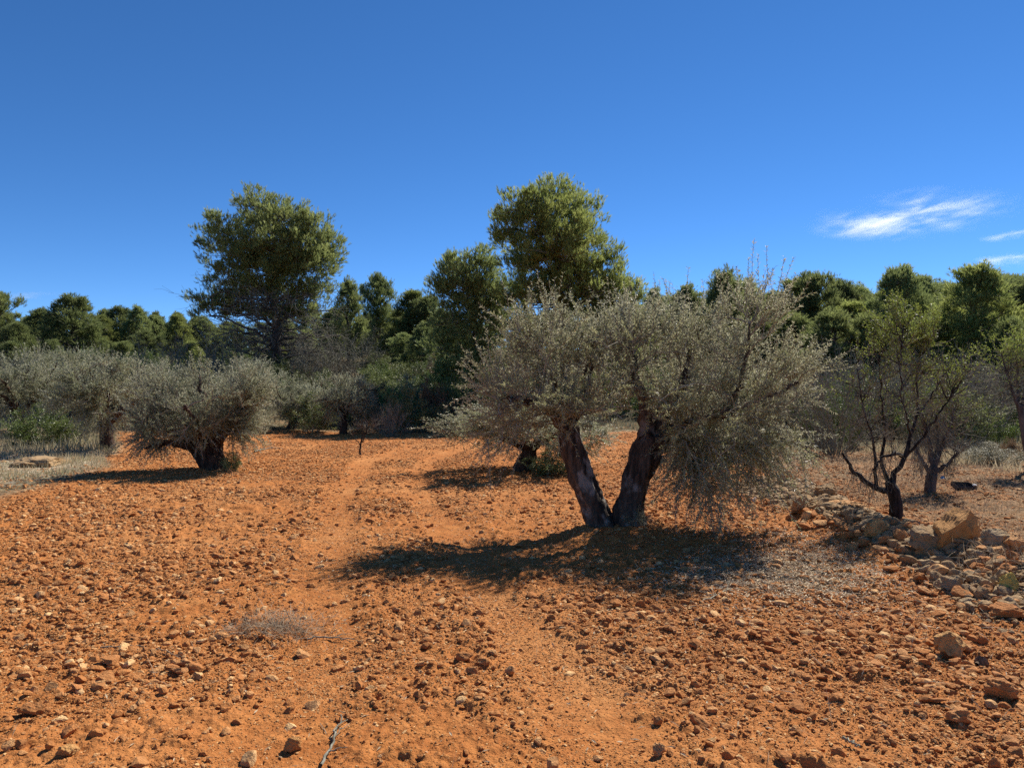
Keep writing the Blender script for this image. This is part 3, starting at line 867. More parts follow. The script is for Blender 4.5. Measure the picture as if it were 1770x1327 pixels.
# ------------------------------------------------------------------ pines
def pine_parts(lob, trunk, seed, mats, base, root, dens=1.0, tl=.17, tw=.022, nb=7, nt=15, dead=0, deadz=(2, 5), clump=.36, limbs=True, bottom=.45, deadlen=2.4):
    g = np.random.default_rng(seed)
    bark, twig, leaf = mats
    tb = MB(); cb = MB()
    T = resample(np.array(trunk), 24)
    T[2:-1, :3] += g.normal(size=(21, 3)) * np.array([.05, .05, 0])
    tubes(tb, T[:, :3], T[:, 3], 10)
    zt = T[:, 2]
    base_t = []
    for (x, y, z, rx, ry, rz) in lob:
        zz = z - .35 * math.hypot(x - np.interp(z, zt, T[:, 0]), y - np.interp(z, zt, T[:, 1])) - .3
        zz = min(max(zz, zt[6]), zt[-1])
        p0 = np.array([np.interp(zz, zt, T[:, 0]), np.interp(zz, zt, T[:, 1]), zz]); p1 = np.array([x, y, z])
        rr = .02 + .018 * np.linalg.norm(p1 - p0)
        C = curve(p0[None], p1[None], 9, .12, g)
        tubes(tb, C, np.linspace(rr, rr * .4, 9)[None], 6)
        # clumps over the lobe
        n = int(dens * 3.2 * (rx * rz + ry * rz + rx * ry) / 3 / (clump * clump) * .9) + 5
        dr = rdir(g, n)
        keep = (dr[:, 2] > -bottom) | (g.random(n) < .25)
        dr = dr[keep]; n = len(dr)
        fr = np.where(g.random(n) < .72, g.uniform(.72, 1.12, n), g.uniform(.2, .8, n))
        c = p1 + dr * fr[:, None] * np.array([rx, ry, rz])
        st = p1 + (c - p1) * .1 + (p0 - p1) * g.uniform(0, .35, (n, 1))
        tubes(cb, curve(st, c, 4, .1, g), np.linspace(.022, .006, 4)[None] * np.ones((n, 1)), 3, .5, 0)
        rc = clump * g.uniform(.6, 1.1, n)
        m = n * nt; ci = np.repeat(np.arange(n), nt)
        off = g.normal(size=(m, 3)) * .62 * rc[ci][:, None] * np.array([1, 1, .85])
        tp = c[ci] + off
        td = nrm(dr[ci] * .55 + off / rc[ci][:, None] * .5 + rdir(g, m) * .45 + np.array([0, 0, .95]))
        tt = np.clip(.42 + .20 * g.normal(size=n)[ci] + .22 * g.normal(size=m), 0, 1)
        bi = np.repeat(np.arange(m), nb)
        bd = nrm(td[bi] + rdir(g, m * nb) * .40)
        bp = tp[bi] + td[bi] * (g.random((m * nb, 1)) - .5) * tl * .9
        leaves(cb, bp, bd, rdir(g, m * nb), tl * g.uniform(.7, 1.3, m * nb), tw * g.uniform(.7, 1.3, m * nb), np.clip(tt[bi] + .1 * g.normal(size=m * nb), 0, 1), 1)
    if dead:
        z = g.uniform(*deadz, dead); a = g.uniform(0, 6.28, dead)
        p0 = np.stack([np.interp(z, zt, T[:, 0]), np.interp(z, zt, T[:, 1]), z], 1)
        ln = deadlen * g.uniform(.4, 1.1, dead)
        p1 = p0 + np.stack([np.cos(a) * ln, np.sin(a) * ln, g.uniform(-.25, .35, dead) * ln], 1)
        C = curve(p0, p1, 8, .18, g)
        tubes(tb, C, np.linspace(1, .25, 8)[None] * (.012 + .012 * ln[:, None]), 4)
        # dead twiglets
        for rep in range(9):
            i = g.integers(2, 8, dead)
            q0 = C[np.arange(dead), i]
            q1 = q0 + (rdir(g, dead) + nrm(p1 - p0) * .5 - np.array([0, 0, .12])) * (ln * g.uniform(.15, .45, dead))[:, None]
            D = curve(q0, q1, 5, .2, g)
            tubes(cb, D, np.linspace(.010, .004, 5)[None] * np.ones((dead, 1)), 3, .5, 0)
            for r2 in range(3):
                j = g.integers(1, 5, dead); s0 = D[np.arange(dead), j]
                s1 = s0 + (rdir(g, dead) + nrm(q1 - q0) * .6) * (ln * g.uniform(.08, .22, dead))[:, None]
                tubes(cb, curve(s0, s1, 3, .2, g), np.linspace(.006, .003, 3)[None] * np.ones((dead, 1)), 3, .5, 0)
    tb.obj('trunk', bark, root, True, base)
    cb.obj('crown', [twig, leaf], root, False, base)


def hero_pine(label, px, d, L, trunk_top, tr_r, seed, mats, **kw):
    x = (px - CX) / F * d
    base = np.array([x, d, float(height(x, d, False)) - .1])
    root = thing('pine_tree', label, 'pine tree', base)
    g = np.random.default_rng(seed + 100)
    lob = lobes_px([(a, b, rx * 1.1, ry * 1.12, g.uniform(-1.0, 1.0) * rx * d / F * .7, rx * d / F * g.uniform(.85, 1.15)) for a, b, rx, ry in L], d)
    tx, ty = trunk_top
    top = pt(tx, ty, d)
    t = [(*base, tr_r), (*(base * .7 + top * .3), tr_r * .8), (*(base * .4 + top * .6), tr_r * .5), (*top, tr_r * .2)]
    pine_parts(lob, t, seed, mats, base, root, **kw)
    return root


hero_pine('tall round-crowned pine with bare grey lower branches, left of the middle', 482, 38,
          [(436, 351, 27, 24), (488, 373, 40, 32), (540, 402, 34, 32), (570, 430, 26, 34), (378, 402, 36, 30), (402, 436, 52, 34), (478, 425, 60, 38),
           (522, 460, 50, 28), (392, 478, 34, 20), (376, 522, 40, 20), (548, 500, 40, 18), (452, 500, 40, 18), (360, 545, 26, 16), (470, 395, 58, 42), (445, 455, 58, 34), (535, 445, 50, 36), (500, 512, 46, 20), (420, 510, 42, 24), (470, 470, 50, 40), (500, 545, 30, 12), (428, 538, 36, 11), (522, 534, 38, 10)],
          (470, 400), .30, 5, (M_BARK_P, M_DEADTWIG, M_PINE_L), dens=.9, dead=130, deadz=(2.2, 6.4), tl=.175, tw=.017, nb=12, nt=19, deadlen=3.2, clump=.25)
hero_pine('tallest bushy yellow-green pine rising behind the large olive', 985, 32,
          [(954, 346, 46, 30), (898, 358, 34, 32), (1005, 365, 36, 34), (872, 395, 25, 26), (942, 398, 62, 36), (1014, 428, 46, 32), (1064, 444, 18, 20),
           (916, 458, 46, 28), (975, 478, 62, 38), (1050, 492, 46, 40), (1084, 520, 28, 38), (1068, 552, 38, 26), (912, 508, 46, 28), (985, 540, 55, 25), (1020, 590, 60, 28), (940, 372, 52, 38), (960, 440, 68, 44), (1096, 572, 26, 34), (1078, 605, 40, 32), (1030, 625, 60, 30), (1000, 500, 70, 45), (940, 520, 58, 40), (1040, 535, 56, 42), (900, 420, 38, 28), (985, 410, 50, 40)],
          (960, 380), .28, 6, (M_BARK_P, M_DEADTWIG, M_PINE_R), dens=.9, dead=20, deadz=(2.5, 5), tl=.17, tw=.0165, nb=12, nt=19, deadlen=2.2, clump=.25)
hero_pine('dark broad pine leaning left out of the tallest pine, its foot in black shade', 815, 33.5,
          [(790, 466, 32, 27), (832, 455, 27, 26), (766, 506, 27, 24), (815, 508, 46, 32), (862, 498, 32, 32), (782, 550, 40, 25), (826, 572, 42, 28), (768, 602, 36, 26), (800, 640, 42, 28), (870, 560, 40, 30), (765, 655, 26, 20), (810, 488, 52, 36), (820, 540, 58, 40), (800, 600, 52, 38), (855, 520, 38, 34), (840, 620, 50, 34)],
          (825, 480), .24, 7, (M_BARK_P, M_DEADTWIG, M_PINE), dens=.9, tl=.17, tw=.0165, nb=12, nt=19, clump=.25)


def plain_pine(seed, H, W, mat, kind):
    g = np.random.default_rng(seed)
    root = thing('pine_tree', 'x', 'pine tree', (0, 0, 0))
    lob = []
    if kind == 'round':
        n = 40
        for k in range(n):
            t = (k + .5) / n; z = H * (.18 + .74 * t); q = W * math.sin(math.pi * (.25 + .72 * t)) ** .8 * .62
            a = k * 2.4 + g.uniform(-.4, .4)
            r = W * g.uniform(.13, .30) * (1.1 - .3 * t)
            lob.append((q * math.cos(a), q * math.sin(a), z, r, r, r * g.uniform(.75, 1.2)))
    elif kind == 'spire':
        n = 40
        for k in range(n):
            t = (k + .5) / n; z = H * (.14 + .82 * t); q = W * (1 - t) ** .65 * .8
            a = k * 2.4 + g.uniform(-.4, .4); r = W * g.uniform(.11, .25) * (1.15 - .45 * t)
            lob.append((q * math.cos(a), q * math.sin(a), z, r, r, r * 1.25))
        lob.append((0, 0, H * .95, W * .16, W * .16, H * .05))
    else:   # open, several upright heads
        for k in range(38):
            a = k * 2.4 + g.uniform(-.4, .4); q = W * g.uniform(.15, .8); r = W * g.uniform(.12, .28)
            lob.append((q * math.cos(a), q * math.sin(a), H * (.26 + .66 * (k + .5) / 38), r, r, r * .9))
        lob.append((0, 0, H * .93, W * .25, W * .25, H * .06))
    for k in range(4):
        a = g.uniform(0, 6.28); q = W * g.uniform(.05, .32)
        lob.append((q * math.cos(a), q * math.sin(a), H * g.uniform(.86, .97) - .5 * q, W * .13, W * .13, H * g.uniform(.04, .07)))
    t = [(0, 0, -.3, H * .026), (g.uniform(-.1, .1), 0, H * .35, H * .02), (g.uniform(-.2, .2), g.uniform(-.2, .2), H * .7, H * .012), (0, 0, H * .93, .02)]
    pine_parts(np.array(lob), t, seed, (M_BARK_P, M_DEADTWIG, mat), np.zeros(3), root, dens=1.0, tl=.20, tw=.019, nb=10, nt=16, clump=.25,
               dead=8 if kind != 'open' else 14, deadz=(H * .15, H * .55), deadlen=W * .8)
    root['H'] = H
    return root


PV = [plain_pine(201, 7.2, 2.5, M_PINE, 'round'), plain_pine(202, 7.5, 3.1, M_PINE_R, 'spire'), plain_pine(203, 7.4, 2.2, M_PINE_L, 'open'),
      plain_pine(204, 6.8, 2.3, M_PINE_L, 'round'), plain_pine(205, 7.6, 2.9, M_PINE, 'spire'), plain_pine(206, 7.0, 2.4, M_PINE, 'open')]
used = set()
PH = [7.2, 7.5, 7.4, 6.8, 7.6, 7.0]


def put_pine(k, px, top, d, rot, wide=1.0, label='', group=None):
    x = (px - CX) / F * d
    z = float(height(x, d, False))
    s = (EYE + (HOR - top) / F * d - z) / PH[k]
    o = put(PV[k], px, d, rot, (s * wide, s * wide, s), label, k not in used, group, 0)
    used.add(k)


GL = 'pines of the wood along the left skyline'; GM = 'pines on the slope between the two tall pines'; GR = 'pines of the dense wood along the right skyline'
named = [(2, 0, 503, 46, 1.0, .8, 'tall thin pine cut off by the left edge of the view', None),
         (0, 125, 508, 48, .4, 1.25, 'broad dome-shaped pine standing out of the left wood', None),
         (5, 655, 476, 58, 2.0, .75, 'slender open pine with a straight bare trunk between the two tall pines', None),
         (3, 602, 482, 52, 1.0, .7, 'pine touching the right side of the tall round-crowned pine', None),
         (3, 1252, 464, 46, 3.0, .85, 'dark pine rising behind the top shoots of the large olive', None),
         (0, 1555, 456, 46, 2.0, .9, 'highest round-headed pine in the right wood, above the almond', None),
         (1, 1690, 460, 40, 4.4, 1.2, 'broad pointed pine in the right wood with visible branches', None),
         (2, 1415, 468, 50, .8, .8, 'thin double-topped pine at the left end of the right wood', None)]
for a in named:
    put_pine(*a[:6], label=a[6], group=a[7])
g = np.random.default_rng(77)
left = [(28, 556, 44), (70, 538, 56), (175, 548, 58), (205, 527, 62), (238, 526, 60), (268, 542, 62), (305, 546, 58), (335, 552, 60), (-30, 540, 50), (150, 560, 50), (255, 570, 50), (330, 585, 44), (20, 590, 38), (90, 590, 42), (210, 585, 46)]
mid = [(690, 530, 62), (712, 500, 55), (738, 505, 54), (575, 540, 64), (630, 545, 72), (560, 580, 52), (735, 555, 46), (700, 580, 48), (610, 575, 60), (530, 570, 56), (440, 575, 58), (380, 600, 46), (430, 605, 48), (510, 600, 50), (550, 600, 45), (480, 590, 56), (600, 590, 62), (660, 590, 66)]
right = [(1130, 508, 58), (1160, 516, 62), (1187, 503, 60), (1218, 512, 62), (1285, 478, 52), (1330, 500, 54), (1382, 486, 52), (1455, 484, 56), (1485, 490, 60), (1520, 498, 58), (1592, 478, 50),
         (1622, 486, 54), (1650, 494, 56), (1738, 468, 48), (1766, 472, 45), (1795, 480, 42), (1440, 540, 42), (1500, 545, 42), (1590, 550, 40), (1640, 540, 42), (1750, 550, 36), (1375, 540, 46), (1310, 545, 46), (1200, 555, 48), (1120, 560, 50), (1540, 520, 48), (1710, 520, 44), (1470, 520, 48), (1800, 560, 34)]
for lst, grp, lab in ((left, GL, 'one of the crowded green pines along the left skyline'), (mid, GM, 'green pine on the slope between the two tall pines'), (right, GR, 'one of the crowded green pines along the right skyline')):
    for px, top, d in lst:
        put_pine(int(g.integers(0, 6)), px, top + g.uniform(-6, 6), d, g.uniform(0, 6.28), g.uniform(1.0, 1.45), lab, grp)
# further rows filling the slope
for i in range(76):
    px = -60 + i * 25.5 + g.uniform(-15, 15); d = g.uniform(60, 92)
    put_pine(int(g.integers(0, 6)), px, g.uniform(535, 560) - (20 if px > 1100 else 0), d, g.uniform(0, 6.28), 1.25, 'small pine far back on the wooded slope', 'pines far back on the wooded slope')


# ------------------------------------------------------------------ shrubs
def shrub(name, label, cat, seed, w, h, mats, nst=26, ntw=7, nlf=26, L=.05, W=.018, upright=.7, bare=False, twr=.004, two=False):
    g = np.random.default_rng(seed)
    root = thing(name, label, cat, (0, 0, 0))
    sb = MB(); fb = MB()
    a = g.uniform(0, 6.28, nst); q = np.sqrt(g.random(nst)) * w * .5
    hh = h * g.uniform(.55, 1.0, nst) * np.sqrt(np.maximum(.12, 1 - (q / (w * .56)) ** 2))
    p0 = np.stack([q * .18 * np.cos(a), q * .18 * np.sin(a), np.full(nst, -.05)], 1)
    p1 = np.stack([q * np.cos(a), q * np.sin(a), hh], 1)
    C = curve(p0, p1, 7, .14, g)
    tubes(sb, C, np.linspace(2.6, .9, 7)[None] * twr * np.ones((nst, 1)), 4)
    n = nst * ntw; si = np.repeat(np.arange(nst), ntw)
    i = g.integers(2, 7, n); q0 = C[si, i]
    od = nrm(q0 - np.array([0, 0, h * .25]))
    q1 = q0 + nrm(od * .6 + rdir(g, n) * .7 + np.array([0, 0, upright])) * (.28 * (w + h) * .5 * g.uniform(.35, 1, n))[:, None]
    D = curve(q0, q1, 5, .15, g)
    tubes(sb, D, np.linspace(1, .45, 5)[None] * twr * np.ones((n, 1)), 3)
    m = n * 3; di = np.repeat(np.arange(n), 3); j = g.integers(1, 5, m); r0 = D[di, j]
    r1 = r0 + (nrm(q1 - q0)[di] * .5 + rdir(g, m)) * (.10 * (w + h) * .5 * g.uniform(.4, 1, m))[:, None]
    E = curve(r0, r1, 3, .1, g)
    tubes(sb, E, np.linspace(.6, .3, 3)[None] * twr * np.ones((m, 1)), 3)
    sb.obj('stem', mats[0], root)
    if not bare:
        k = m * nlf; ei = np.repeat(np.arange(m), nlf); t = g.random((k, 1))
        P = E[ei, 0] * (1 - t) + E[ei, 2] * t + g.normal(size=(k, 3)) * .03
        tint = np.clip(.45 + .2 * g.normal(size=m)[ei] + .15 * g.normal(size=k), 0, 1)
        leaves(fb, P, rdir(g, k) + np.array([0, 0, .4]), rdir(g, k), L * g.uniform(.6, 1.3, k), W * g.uniform(.6, 1.3, k), tint)
        fb.obj('foliage', mats[1], root)
    return root


SH_MASTIC = shrub('mastic_bush', 'x', 'bush', 301, 1.8, 1.2, (M_TWIG, M_MASTIC), 30, 8, 14, .06, .028)
SH_GREEN = shrub('evergreen_bush', 'x', 'bush', 302, 1.6, 1.5, (M_TWIG, M_SHRUB), 28, 8, 13, .08, .026, 1.0)
SH_GREY = shrub('grey_bush', 'x', 'bush', 303, 1.7, 1.4, (M_DEADTWIG, M_GREYLEAF), 30, 8, 9, .07, .020, .9)
SH_RUST = shrub('heath_bush', 'x', 'bush', 304, 1.4, 1.2, (M_DEADTWIG, M_RUST), 30, 8, 12, .06, .016, 1.2)
SH_BARE = shrub('bare_bush', 'x', 'bush', 305, 1.8, 1.5, (M_DEADTWIG, M_GREYLEAF), 34, 12, 0, bare=True, twr=.005)
SH_TALL = shrub('bare_tree', 'x', 'bare tree', 306, 2.6, 3.4, (M_DEADTWIG, M_GREYLEAF), 34, 13, 0, bare=True, twr=.007)
first = {id(s): True for s in ()}
done = []


def bush(o, px, d, w, h, label, group=None, rot=None, dz=-.02):
    """w, h in metres"""
    dims = {'mastic_bush': (1.8, 1.2), 'evergreen_bush': (1.6, 1.5), 'grey_bush': (1.7, 1.4), 'heath_bush': (1.4, 1.2), 'bare_bush': (1.8, 1.5), 'bare_tree': (2.6, 3.4)}[o.name.split('.')[0]]
    f = o.name not in done
    done.append(o.name)
    return put(o, px, d, g.uniform(0, 6.28) if rot is None else rot, (w / dims[0], w / dims[0], h / dims[1]), label, f, group, dz)


bush(SH_MASTIC, 78, 20.6, 2.0, 1.05, 'round bright green bush at the left, in front of the edge olive')
bush(SH_BARE, 677, 24.0, 1.2, 1.15, 'bare twiggy bush throwing a dark shadow at the far end of the field')
bush(SH_GREEN, 702, 25.6, 1.5, 1.5, 'feathery green bush right of the bare twiggy bush')
bush(SH_RUST, 750, 27.5, 1.6, 1.7, 'reddish-brown heath bush with a rounded top, near the dark pine')
bush(SH_GREEN, 768, 25.8, 1.4, .9, 'low dark green bush in front of the reddish heath')
bush(SH_MASTIC, 678, 29.5, 1.6, 1.3, 'dark round bush above the bare twiggy bush')
bush(SH_GREEN, 540, 26.0, 1.7, 1.2, 'fresh green bush beside the small far olive')
bush(SH_GREY, 650, 26.5, 1.5, 1.1, 'pale grey bush beside the small far olive')
bush(SH_GREEN, 948, 13.9, 1.0, .42, 'low leafy shoots around the foot of the olive behind the left trunk')
bush(SH_GREEN, 400, 14.0, .36, .36, 'dark green sucker shoots at the foot of the round low olive')
bush(SH_GREY, 1098, 8.25, .35, .22, 'sparse grey shoots at the foot of the twin trunks')
bush(SH_MASTIC, 1721, 19.5, 1.0, .85, 'dark green bush on the right bank beside yellow grass')
bush(SH_RUST, 1745, 17.0, .7, .45, 'brown dried-up tussock bush on the right bank')
bush(SH_BARE, 1676, 16.6, 1.0, .5, 'heap-like grey dead bush on the right bank')
bush(SH_GREY, 1720, 15.5, 1.4, .45, 'low grey bush along the right bank')
for px, d, w, h in ((575, 29, 1.8, 1.0), (612, 30.5, 2.0, 1.1), (640, 28.5, 1.6, .9), (668, 32, 2.2, 1.2), (700, 30, 1.8, 1.2), (728, 31.5, 1.9, 1.1), (590, 33, 2.2, 1.1), (650, 35, 2.4, 1.2), (715, 35, 2.4, 1.2), (545, 32, 2, 1.1)):
    bush([SH_GREEN, SH_MASTIC][int(px) % 2], px, d, w, h, 'low sunlit green bush on the slope past the end of the tracks', 'low green bushes past the end of the tracks')
for i in range(9):
    bush([SH_GREEN, SH_GREY, SH_MASTIC][i % 3], 1340 + i * 52 + g.uniform(-12, 12), g.uniform(19.5, 25), g.uniform(1.5, 2.3), g.uniform(1.3, 2.2), 'leafy bush in the thicket behind the almond', 'bushes of the thicket behind the almond')
for i in range(150):
    px = g.uniform(-20, 1790); d = g.uniform(29, 50)
    o = [SH_GREEN, SH_GREY, SH_MASTIC, SH_GREEN, SH_RUST][int(g.integers(0, 5))]
    bush(o, px, d, g.uniform(1.6, 2.8), g.uniform(1.0, 2.0), 'bush in the scrub on the slope below the pines', 'bushes in the scrub below the pines')
for i, (px, d, w, h) in enumerate([(140, 33, 3.4, 3.0), (235, 34, 3.4, 3.2), (330, 33, 3.6, 3.6), (395, 36, 3.2, 3.4), (560, 40, 3.4, 3.6), (620, 42, 3, 3.4), (50, 34, 3, 3), (520, 37, 2.8, 3.0), (1445, 18, 2.2, 2.6), (1650, 20, 2.6, 2.8), (1745, 24, 3, 3.2), (1500, 24, 3, 3.2), (1390, 26, 3, 3.2), (1590, 27, 3, 3.4)]):
    bush(SH_TALL, px, d, w, h, 'bare grey twiggy small tree in front of the ' + ('right wood' if px > 1000 else 'left wood'), 'bare twiggy trees before the ' + ('right wood' if px > 1000 else 'left wood'))


# ------------------------------------------------------------------ almond and neighbours on the right
def almond(label, d, base_px, trunks, limbs, leaf_lobes, seed, nsec, nlv, name='almond_tree', cat='almond tree', leaf=M_ALMOND, twiglen=.5, drooplobes=None, bark=None):
    g = np.random.default_rng(seed)
    bx = (base_px - CX) / F * d
    base = np.array([bx, d, float(height(bx, d, False)) - .04])
    root = thing(name, label, cat, base)
    tb = MB(); cb = MB()
    for t in trunks:
        rough_trunk(tb, np.array(pr(t, d)), 16, 30, g, .08)
    samp = []
    for l in limbs:
        p = resample(np.array(pr(l, d)), 18)
        p[:, 3] *= .66
        p[1:-1, :3] += g.normal(size=(16, 3)) * .008
        tubes(tb, p[:, :3], p[:, 3], 7); samp.append(p[5:, :3])
    samp = np.concatenate(samp)
    lob = lobes_px(leaf_lobes, d)
    tips, _, _ = in_lobes(g, lob, nsec)
    st = np.array([samp[np.argmin(np.linalg.norm(samp - p, axis=1) + g.random(len(samp)) * .3 + .9 * np.maximum(0, samp[:, 2] - p[2] + .1))] for p in tips])
    C = curve(st, tips, 7, .12, g)
    tubes(tb, C, np.linspace(.007, .0025, 7)[None] * np.ones((nsec, 1)), 4)
    n = nsec * 7; si = np.repeat(np.arange(nsec), 7); i = g.integers(2, 7, n); q0 = C[si, i]
    dv = nrm(C[si, 6] - C[si, 0]) * .6 + rdir(g, n) * .6 + np.array([0, 0, .35])
    q1 = q0 + nrm(dv) * (twiglen * g.uniform(.25, .8, n))[:, None]
    D = curve(q0, q1, 5, .1, g)
    tubes(cb, D, np.linspace(.0032, .0014, 5)[None] * np.ones((n, 1)), 3, .5, 0)
    # fine drooping twigs
    if nlv:
        ztop = lob[:, 2].max(); zmin = lob[:, 2].min()
        pw = np.clip((D[:, 4, 2] - (zmin + .1)) / (ztop - zmin + .3), .02, 1) ** 1.8
        k = g.choice(n, nlv, p=pw / pw.sum()); t = g.random(nlv) * 4; i0 = np.minimum(t.astype(int), 3); fr = (t - i0)[:, None]
        P = D[k, i0] * (1 - fr) + D[k, i0 + 1] * fr
        leaves(cb, P, nrm(q1 - q0)[k] * .4 + rdir(g, nlv), rdir(g, nlv), .036 * g.uniform(.5, 1.3, nlv), .012 * g.uniform(.6, 1.2, nlv), np.clip(.5 + .25 * g.normal(size=nlv), 0, 1), 1)
    if drooplobes is not None:
        m = 420
        q0 = samp[g.integers(0, len(samp), m)]
        q1 = q0 + np.stack([g.normal(size=m) * .12, g.normal(size=m) * .12, -g.uniform(.1, .5, m)], 1)
        q1[:, 2] = np.maximum(q1[:, 2], base[2] + .12)
        tubes(cb, curve(q0, q1, 6, .2, g), np.linspace(.003, .0013, 6)[None] * np.ones((m, 1)), 3, .5, 0)
    tb.obj('trunk', bark or M_BARK_A, root, True, base)
    cb.obj('crown', [M_DEADTWIG, leaf], root, False, base)
    return root


almond('small almond tree with a black trunk and thin new green leaves, behind the rubble bank', 9.0, 1548,
       [[(1549, 915, 0, 13), (1548, 895, 0, 11), (1549, 870, 0, 11), (1543, 848, 0, 10), (1536, 832, 0, 8)]],
       [[(1545, 852, 0, 9), (1512, 842, -.05, 7), (1495, 832, -.1, 6.5), (1478, 819, -.15, 6), (1466, 800, -.2, 4), (1455, 782, -.2, 2.5)],
        [(1541, 846, 0, 9), (1546, 814, .05, 7), (1563, 792, .1, 6), (1574, 750, .15, 4.5), (1588, 716, .2, 3.5), (1584, 662, .2, 2.5), (1592, 600, .2, 1.5)],
        [(1540, 842, 0, 7), (1522, 800, .2, 4.5), (1530, 760, .3, 3.5), (1524, 690, .35, 2.5), (1520, 610, .35, 1.4)],
        [(1514, 842, -.05, 5), (1513, 800, -.05, 4), (1510, 760, -.1, 3), (1490, 700, -.15, 2), (1480, 630, -.15, 1.2)],
        [(1565, 790, .1, 4), (1598, 752, 0, 3.5), (1620, 718, -.1, 2.5), (1645, 680, -.15, 1.5)],
        [(1562, 788, .1, 5), (1545, 782, -.1, 4), (1522, 792, -.2, 3), (1508, 812, -.25, 2)],
        [(1574, 750, .15, 3), (1560, 700, -.2, 2.2), (1555, 640, -.3, 1.4), (1560, 580, -.3, 1)],
        [(1588, 716, .2, 3), (1625, 660, .4, 2), (1650, 620, .5, 1.2)]],
       [(1535, 590, 62, 72, 0, .5), (1595, 600, 66, 72, 0, .5), (1485, 640, 48, 72, 0, .4), (1650, 655, 50, 50, 0, .4), (1560, 560, 50, 40, .2, .4), (1560, 700, 80, 45, 0, .5), (1500, 740, 45, 40, 0, .4)],
       401, 130, 9000, twiglen=.42, drooplobes=True)
almond('second almond, a stubby grey trunk with upright twigs, behind the black almond', 11.4, 1606,
       [[(1607, 866, 0, 10), (1607, 845, 0, 9), (1610, 820, 0, 9), (1614, 805, 0, 6)]],
       [[(1612, 812, 0, 8), (1608, 770, .1, 5), (1592, 720, .1, 3), (1580, 670, .1, 1.5)], [(1614, 808, 0, 8), (1626, 775, 0, 5), (1640, 740, 0, 3), (1655, 690, 0, 1.5)],
        [(1616, 815, 0, 7), (1640, 800, -.1, 4), (1655, 780, -.1, 2)], [(1610, 815, .1, 7), (1622, 760, .3, 4), (1618, 700, .4, 2)], [(1606, 815, -.1, 6), (1590, 790, -.2, 3), (1580, 765, -.2, 2)]],
       [(1600, 700, 45, 50, 0, .5), (1645, 720, 40, 50, 0, .5), (1620, 770, 50, 35, 0, .5)], 402, 110, 2200, twiglen=.45, drooplobes=True, bark=M_BARK_P)
almond('almond tree cut off by the right edge, with a dark leaning trunk', 14.0, 1772,
       [[(1780, 800, 0, 7), (1774, 770, 0, 6), (1768, 735, 0, 5), (1763, 700, 0, 4)]],
       [[(1762, 710, 0, 5), (1745, 660, 0, 3), (1730, 610, 0, 1.5)], [(1763, 715, 0, 5), (1775, 660, .2, 3), (1780, 600, .2, 1.5)], [(1760, 705, .1, 5), (1760, 650, .4, 3), (1755, 580, .4, 1.5)]],
       [(1745, 620, 50, 55, 0, .7), (1785, 620, 50, 60, 0, .7), (1735, 680, 45, 35, 0, .6)], 403, 110, 6000, twiglen=.5, bark=M_BARK_P)
almond('leafless sapling standing alone at the far end of the tracks', 17.9, 623,
       [[(624, 790, 0, 2), (622, 780, 0, 1.6), (624, 765, 0, 1.3), (628, 748, 0, 1)]],
       [[(624, 768, 0, 1.6), (632, 750, 0, 1.2), (640, 730, 0, .8)], [(624, 770, 0, 1.4), (612, 755, 0, 1), (602, 748, 0, .6)], [(628, 750, 0, 1.4), (626, 735, 0, .8), (630, 722, 0, .6)]],
       [(622, 745, 24, 18, 0, .3), (640, 735, 22, 18, 0, .3)], 404, 18, 0, name='sapling', cat='sapling', twiglen=.3)


# ------------------------------------------------------------------ grass, weeds, litter
def blades(name, x, y, h, w, mat, seed, lean=.5, clump=None):
    g = np.random.default_rng(seed)
    n = len(x)
    z = height(x, y, False) + .0
    P = np.stack([x, y, z - .01], 1)
    a = g.uniform(0, 6.28, n); l = lean * g.random(n)
    D = np.stack([np.cos(a) * l, np.sin(a) * l, np.ones(n)], 1)
    mb = MB()
    leaves(mb, P, D, rdir(g, n), h * g.uniform(.4, 1.2, n), w * g.uniform(.6, 1.3, n), np.clip(.5 + .25 * g.normal(size=n), 0, 1), mid=.3)
    o = mb.obj(name, mat); o['kind'] = 'stuff'
    return o


g = np.random.default_rng(88)
# left bank: tall straw and grey-green grass
n = 22000
c = g.integers(0, 300, n); cx = g.uniform(-17, -8.2, 300); cy = g.uniform(13, 24, 300)
x = cx[c] + g.normal(size=n) * .22; y = cy[c] + g.normal(size=n) * .22
k = scrub(x, y) > .55
blades('dry_grass', x[k], y[k], .19, .010, M_STRAW, 1, .7)
n = 7000
c = g.integers(0, 160, n); cx = g.uniform(-17, -8, 160); cy = g.uniform(12, 24, 160)
x = cx[c] + g.normal(size=n) * .25; y = cy[c] + g.normal(size=n) * .25
k = scrub(x, y) > .5
blades('green_grass', x[k], y[k], .18, .011, M_GGRASS, 2, .9)
# right field: dead weeds
n = 60000
c = g.integers(0, 1500, n); cx = g.uniform(3.6, 14, 1500); cy = g.uniform(5.5, 20, 1500)
x = cx[c] + g.normal(size=n) * .18; y = cy[c] + g.normal(size=n) * .18
k = (scrub(x, y) > .30) & (x > 4.25)
blades('dead_weeds', x[k], y[k], .13, .0055, M_WEED, 3, 2.2)
# far edge of the field and the slope
n = 34000
c = g.integers(0, 900, n); cx = g.uniform(-22, 20, 900); cy = g.uniform(18, 40, 900)
x = cx[c] + g.normal(size=n) * .3; y = cy[c] + g.normal(size=n) * .3
k = scrub(x, y) > .6
blades('rough_grass', x[k], y[k], .42, .022, M_GREYLEAF, 4, .8)
n = 8000
c = g.integers(0, 70, n); cx = g.uniform(9, 16, 70); cy = g.uniform(14, 20, 70)
x = cx[c] + g.normal(size=n) * .22; y = cy[c] + g.normal(size=n) * .22
blades('bank_grass', x, y, .26, .012, M_STRAW, 6, .9)

